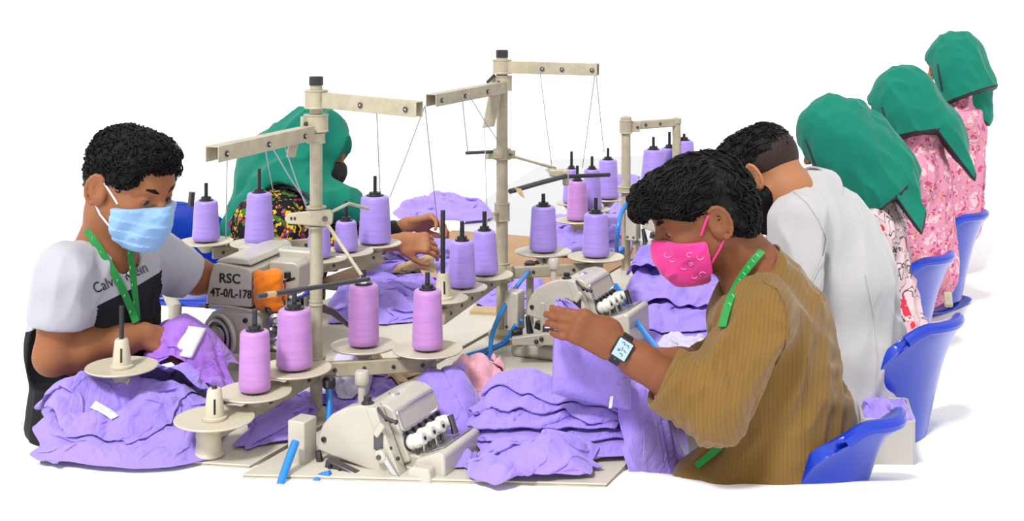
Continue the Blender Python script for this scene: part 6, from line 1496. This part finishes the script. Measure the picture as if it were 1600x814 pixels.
# ---------------------------------------------------------------- blue plastic chairs and the box
M['blue_plastic'] = mat('blue_plastic', alb(4, 56, 196), .3, coat=.15, var=.08, vscale=8)
def chair(pos, yaw, label, top=.92, seat_z=.58, wd=.43, arms=True, first=[None]):
    "pos: middle of the back's lower edge; yaw: the way the sitter faces"
    fx = Vector((math.cos(yaw), math.sin(yaw), 0)); lx = Vector((-fx.y, fx.x, 0)); pos = Vector(pos)
    t = empty('plastic_chair', (pos.x, pos.y, .545), label, 'chair', 'blue plastic chairs')
    nu, nv = 25, 19; g = np.zeros((nu, nv, 3)); hgt = top - pos.z
    for i in range(nu):
        for j in range(nv):
            s_ = i / (nu - 1) * 2 - 1; v = j / (nv - 1); lim = (1 - max(0, (v - .72) / .28) ** 2.6 * .30) * (.88 + .12 * v)
            x = s_ * lim * wd / 2; z = v * hgt - .035 * max(0, abs(s_) - .55) ** 2 * 4 * v
            back = .06 * v + .045 * (v ** 6) - .085 * s_ * s_ * (1 - .35 * v)
            g[i, j] = pos + lx * x + Z_ * z - fx * back
    o = npmesh('backrest', g.reshape(-1, 3), grid_faces(nu, nv), M['blue_plastic'], t); m_ = o.modifiers.new('thick', 'SOLIDIFY'); m_.thickness = .026; m_.offset = 0
    b = o.modifiers.new('bevel', 'BEVEL'); b.width = .008; b.segments = 3; b.angle_limit = math.radians(50); s2 = o.modifiers.new('sub', 'SUBSURF'); s2.levels = 1; s2.render_levels = 1
    # rolled rim along the top
    rim = [Vector(g[i, nv - 1]) for i in range(nu)]; MB().tube(rim, .0155, 10).build('top_rim', M['blue_plastic'], o)
    sg = np.zeros((13, 11, 3))
    for i in range(13):
        for j in range(11):
            s_ = i / 12 * 2 - 1; v = j / 10; sg[i, j] = pos + lx * (s_ * wd / 2 * .92) + fx * (v * .40 - .0) + Z_ * (-.02 - .02 * (1 - s_ * s_) * (1 - v) + .02 * v - .03 * v ** 6)
    o = npmesh('seat', sg.reshape(-1, 3), grid_faces(13, 11), M['blue_plastic'], t); m_ = o.modifiers.new('thick', 'SOLIDIFY'); m_.thickness = .02; m_.offset = 0; s2 = o.modifiers.new('sub', 'SUBSURF'); s2.levels = 1; s2.render_levels = 1
    for s_ in (-1, 1) if pos.z > .585 else ():
        for v in (0.02, .36):
            p = pos + lx * (s_ * wd * .40) + fx * v; MB().cyl((p.x, p.y, .548), (p.x, p.y, pos.z - .02), .013).build('leg', M['arm'], t)
    return t
fa = math.radians(135)
def cpos(px, py, Y): return P(px, py, Y)
chair(P(1326, 800, 2.66), fa, 'blue plastic chair at the very front behind the brown shirt', top=.845, wd=.27)
chair(P(1428, 690, 3.36), fa, 'blue plastic chair behind the white shirted man, beside the grey box', top=.865, wd=.38)
chair(P(1428, 560, 4.10), fa, 'blue plastic chair behind the pale pink dress', top=.885, wd=.38)
chair(P(1490, 470, 4.75), fa, 'blue plastic chair behind the pink dress, furthest right', top=.91, wd=.37)
t = empty('chair_arm', P(1430, 530, 3.8) * 1.0, 'cream ribbed armrest between two blue chairs', 'armrest')
for k in range(3): MB().tube([P(1408, 522 - 7 * k + 14, 3.78), P(1435, 524 - 7 * k + 14, 3.70), P(1458, 528 - 7 * k + 12, 3.66)], .0075, 10).build('rib', M['arm'], t)
t = empty('chair_arm', P(1488, 470, 4.6), 'small cream armrest by the far right blue chair', 'armrest')
for k in range(2): MB().tube([P(1478 + 5 * k, 458, 4.5), P(1480 + 5 * k, 478, 4.46)], .009, 8).build('rib', M['arm'], t)
# grey box with a folded lavender cloth
bx = PT(1400, 730, .575); RB2 = Matrix.Rotation(math.radians(-12), 3, 'Z')
t = empty('grey_box', (bx.x, bx.y, .56), 'grey beige box on the floor between two blue chairs', 'box'); cz = Vector((bx.x + .0, bx.y + .09, 0))
M['boxgrey'] = mat('grey_box', alb(196, 190, 182), .6, var=.08)
top = .69
for nm, cc_, sz in (('side', (0, -.09), (.118, .008)), ('side', (0, .09), (.118, .008)), ('side', (-.059, 0), (.008, .18)), ('side', (.059, 0), (.008, .18))):
    c_ = cz + RB2 @ Vector((cc_[0], cc_[1], 0)); MB().box((c_.x, c_.y, (top + .56) / 2), (sz[0], sz[1], top - .56), RB2).build(nm, M['boxgrey'], t, bevel=.002)
MB().box((cz.x, cz.y, .672), (.115, .175, .008), RB2).build('inner_tray', M['boxgrey'], t)
sv = HM.copy(); HM[:] = top - .012
q_ = [cz + RB2 @ Vector(p + (0,)) for p in ((-.062, -.092), (.066, -.088), (.064, .09), (-.062, .092))]
cloth('garment', q_, (30, 28), 1.14, M['lavc'], 'folded lavender cloth lying in the grey box', None, 91, rough=.02, wob=.006, do_stamp=False); HM[:] = sv
# blue chairs on the left beyond the bench
chair(P(282, 440, 4.05), math.radians(-24), 'blue plastic chair seen behind the left hand cones', top=1.03, wd=.44)
# pale plastic seat edge behind the tee shirt
o = MB().tube([P(240, 452, 3.9), P(262, 458, 3.85), P(274, 480, 3.8), P(272, 505, 3.8)], [.012, .018, .02, .02], 12).build('white_bracket', M['machine2']); tag(o, 'pale curved bracket behind the black part of the tee shirt', 'bracket')
o = MB().cyl(P(298, 322, 4.0), P(300, 300, 4.0), .010).build('grey_pin', M['darksteel']); tag(o, 'grey rounded pin above the left blue chair', 'pin')
# orange cloth on the lettered machine
def knot(name, c, R, m, label, sc, seed, cat, parts):
    f = Field(np.array(c) - sc * 1.6, np.array(c) + sc * 1.6, sc / 16)
    for pts, r in parts: f.path([np.array(c) + R @ (np.array(p) * sc) for p in pts], [r * sc] * len(pts), .012 * sc / .06)
    f.displace(folds(seed, (R @ np.array([.3, .1, .9]), .03, .003), (R @ np.array([.9, .1, .3]), .02, .002)), .02)
    v, q = f.mesh(); v = relax(v, q); o = npmesh(name, v, q, m, top=True); tag(o, label, cat); return o
knot('orange_cloth', P(421, 448, 3.27), np.stack([np.array(ex), np.array(ey), [0, 0, 1]], 1), M['orangec'], 'orange cloth knotted on the lettered machine', .045, 3, 'cloth',
    [([(-.62, 0, .55), (-.5, -.1, -.2), (-.55, 0, -.95)], .34), ([(-.1, -.15, .7), (.2, -.3, .35), (-.2, -.35, -.1), (-.45, -.2, .2), (-.2, -.1, .6)], .24), ([(.45, 0, .62), (.55, -.1, -.1), (.3, -.1, -.9)], .32), ([(-.3, -.1, -.5), (.1, -.1, -.75), (.5, 0, -1.0)], .32), ([(0, .3, .6), (0, .3, -.9)], .42), ([(-.7, -.1, .2), (-.2, -.35, -.3), (.3, -.35, .1), (.6, -.2, .5)], .17), ([(-.6, -.2, -.7), (0, -.4, -.4), (.55, -.3, -.5)], .18)])
# tags and small papers
bundle = next(o for o in C.objects if o.name.startswith('garment_bundle')); heap = [o for o in C.objects if o.get('label', '').endswith('front left heap') or 'front left bench edge' in o.get('label', '')]
sheet_on([bundle], [(268, 556), (297, 562), (320, 516), (293, 512)], M['paper'], 'white_tag', 'white paper tag lying on the violet bundle', 'tag')
sheet_on(heap, [(140, 640), (176, 658), (187, 652), (150, 629)], M['paper'], 'white_tag', 'white tag on the lavender heap at front left', 'tag')
o = MB().box(PT(770, 486, .755) , (.13, .06, .012), Matrix.Rotation(-.2, 3, 'Z')).build('cardboard_piece', M['card'], bevel=.002); tag(o, 'flat tan cardboard piece on the bench left of the second pole', 'cardboard')
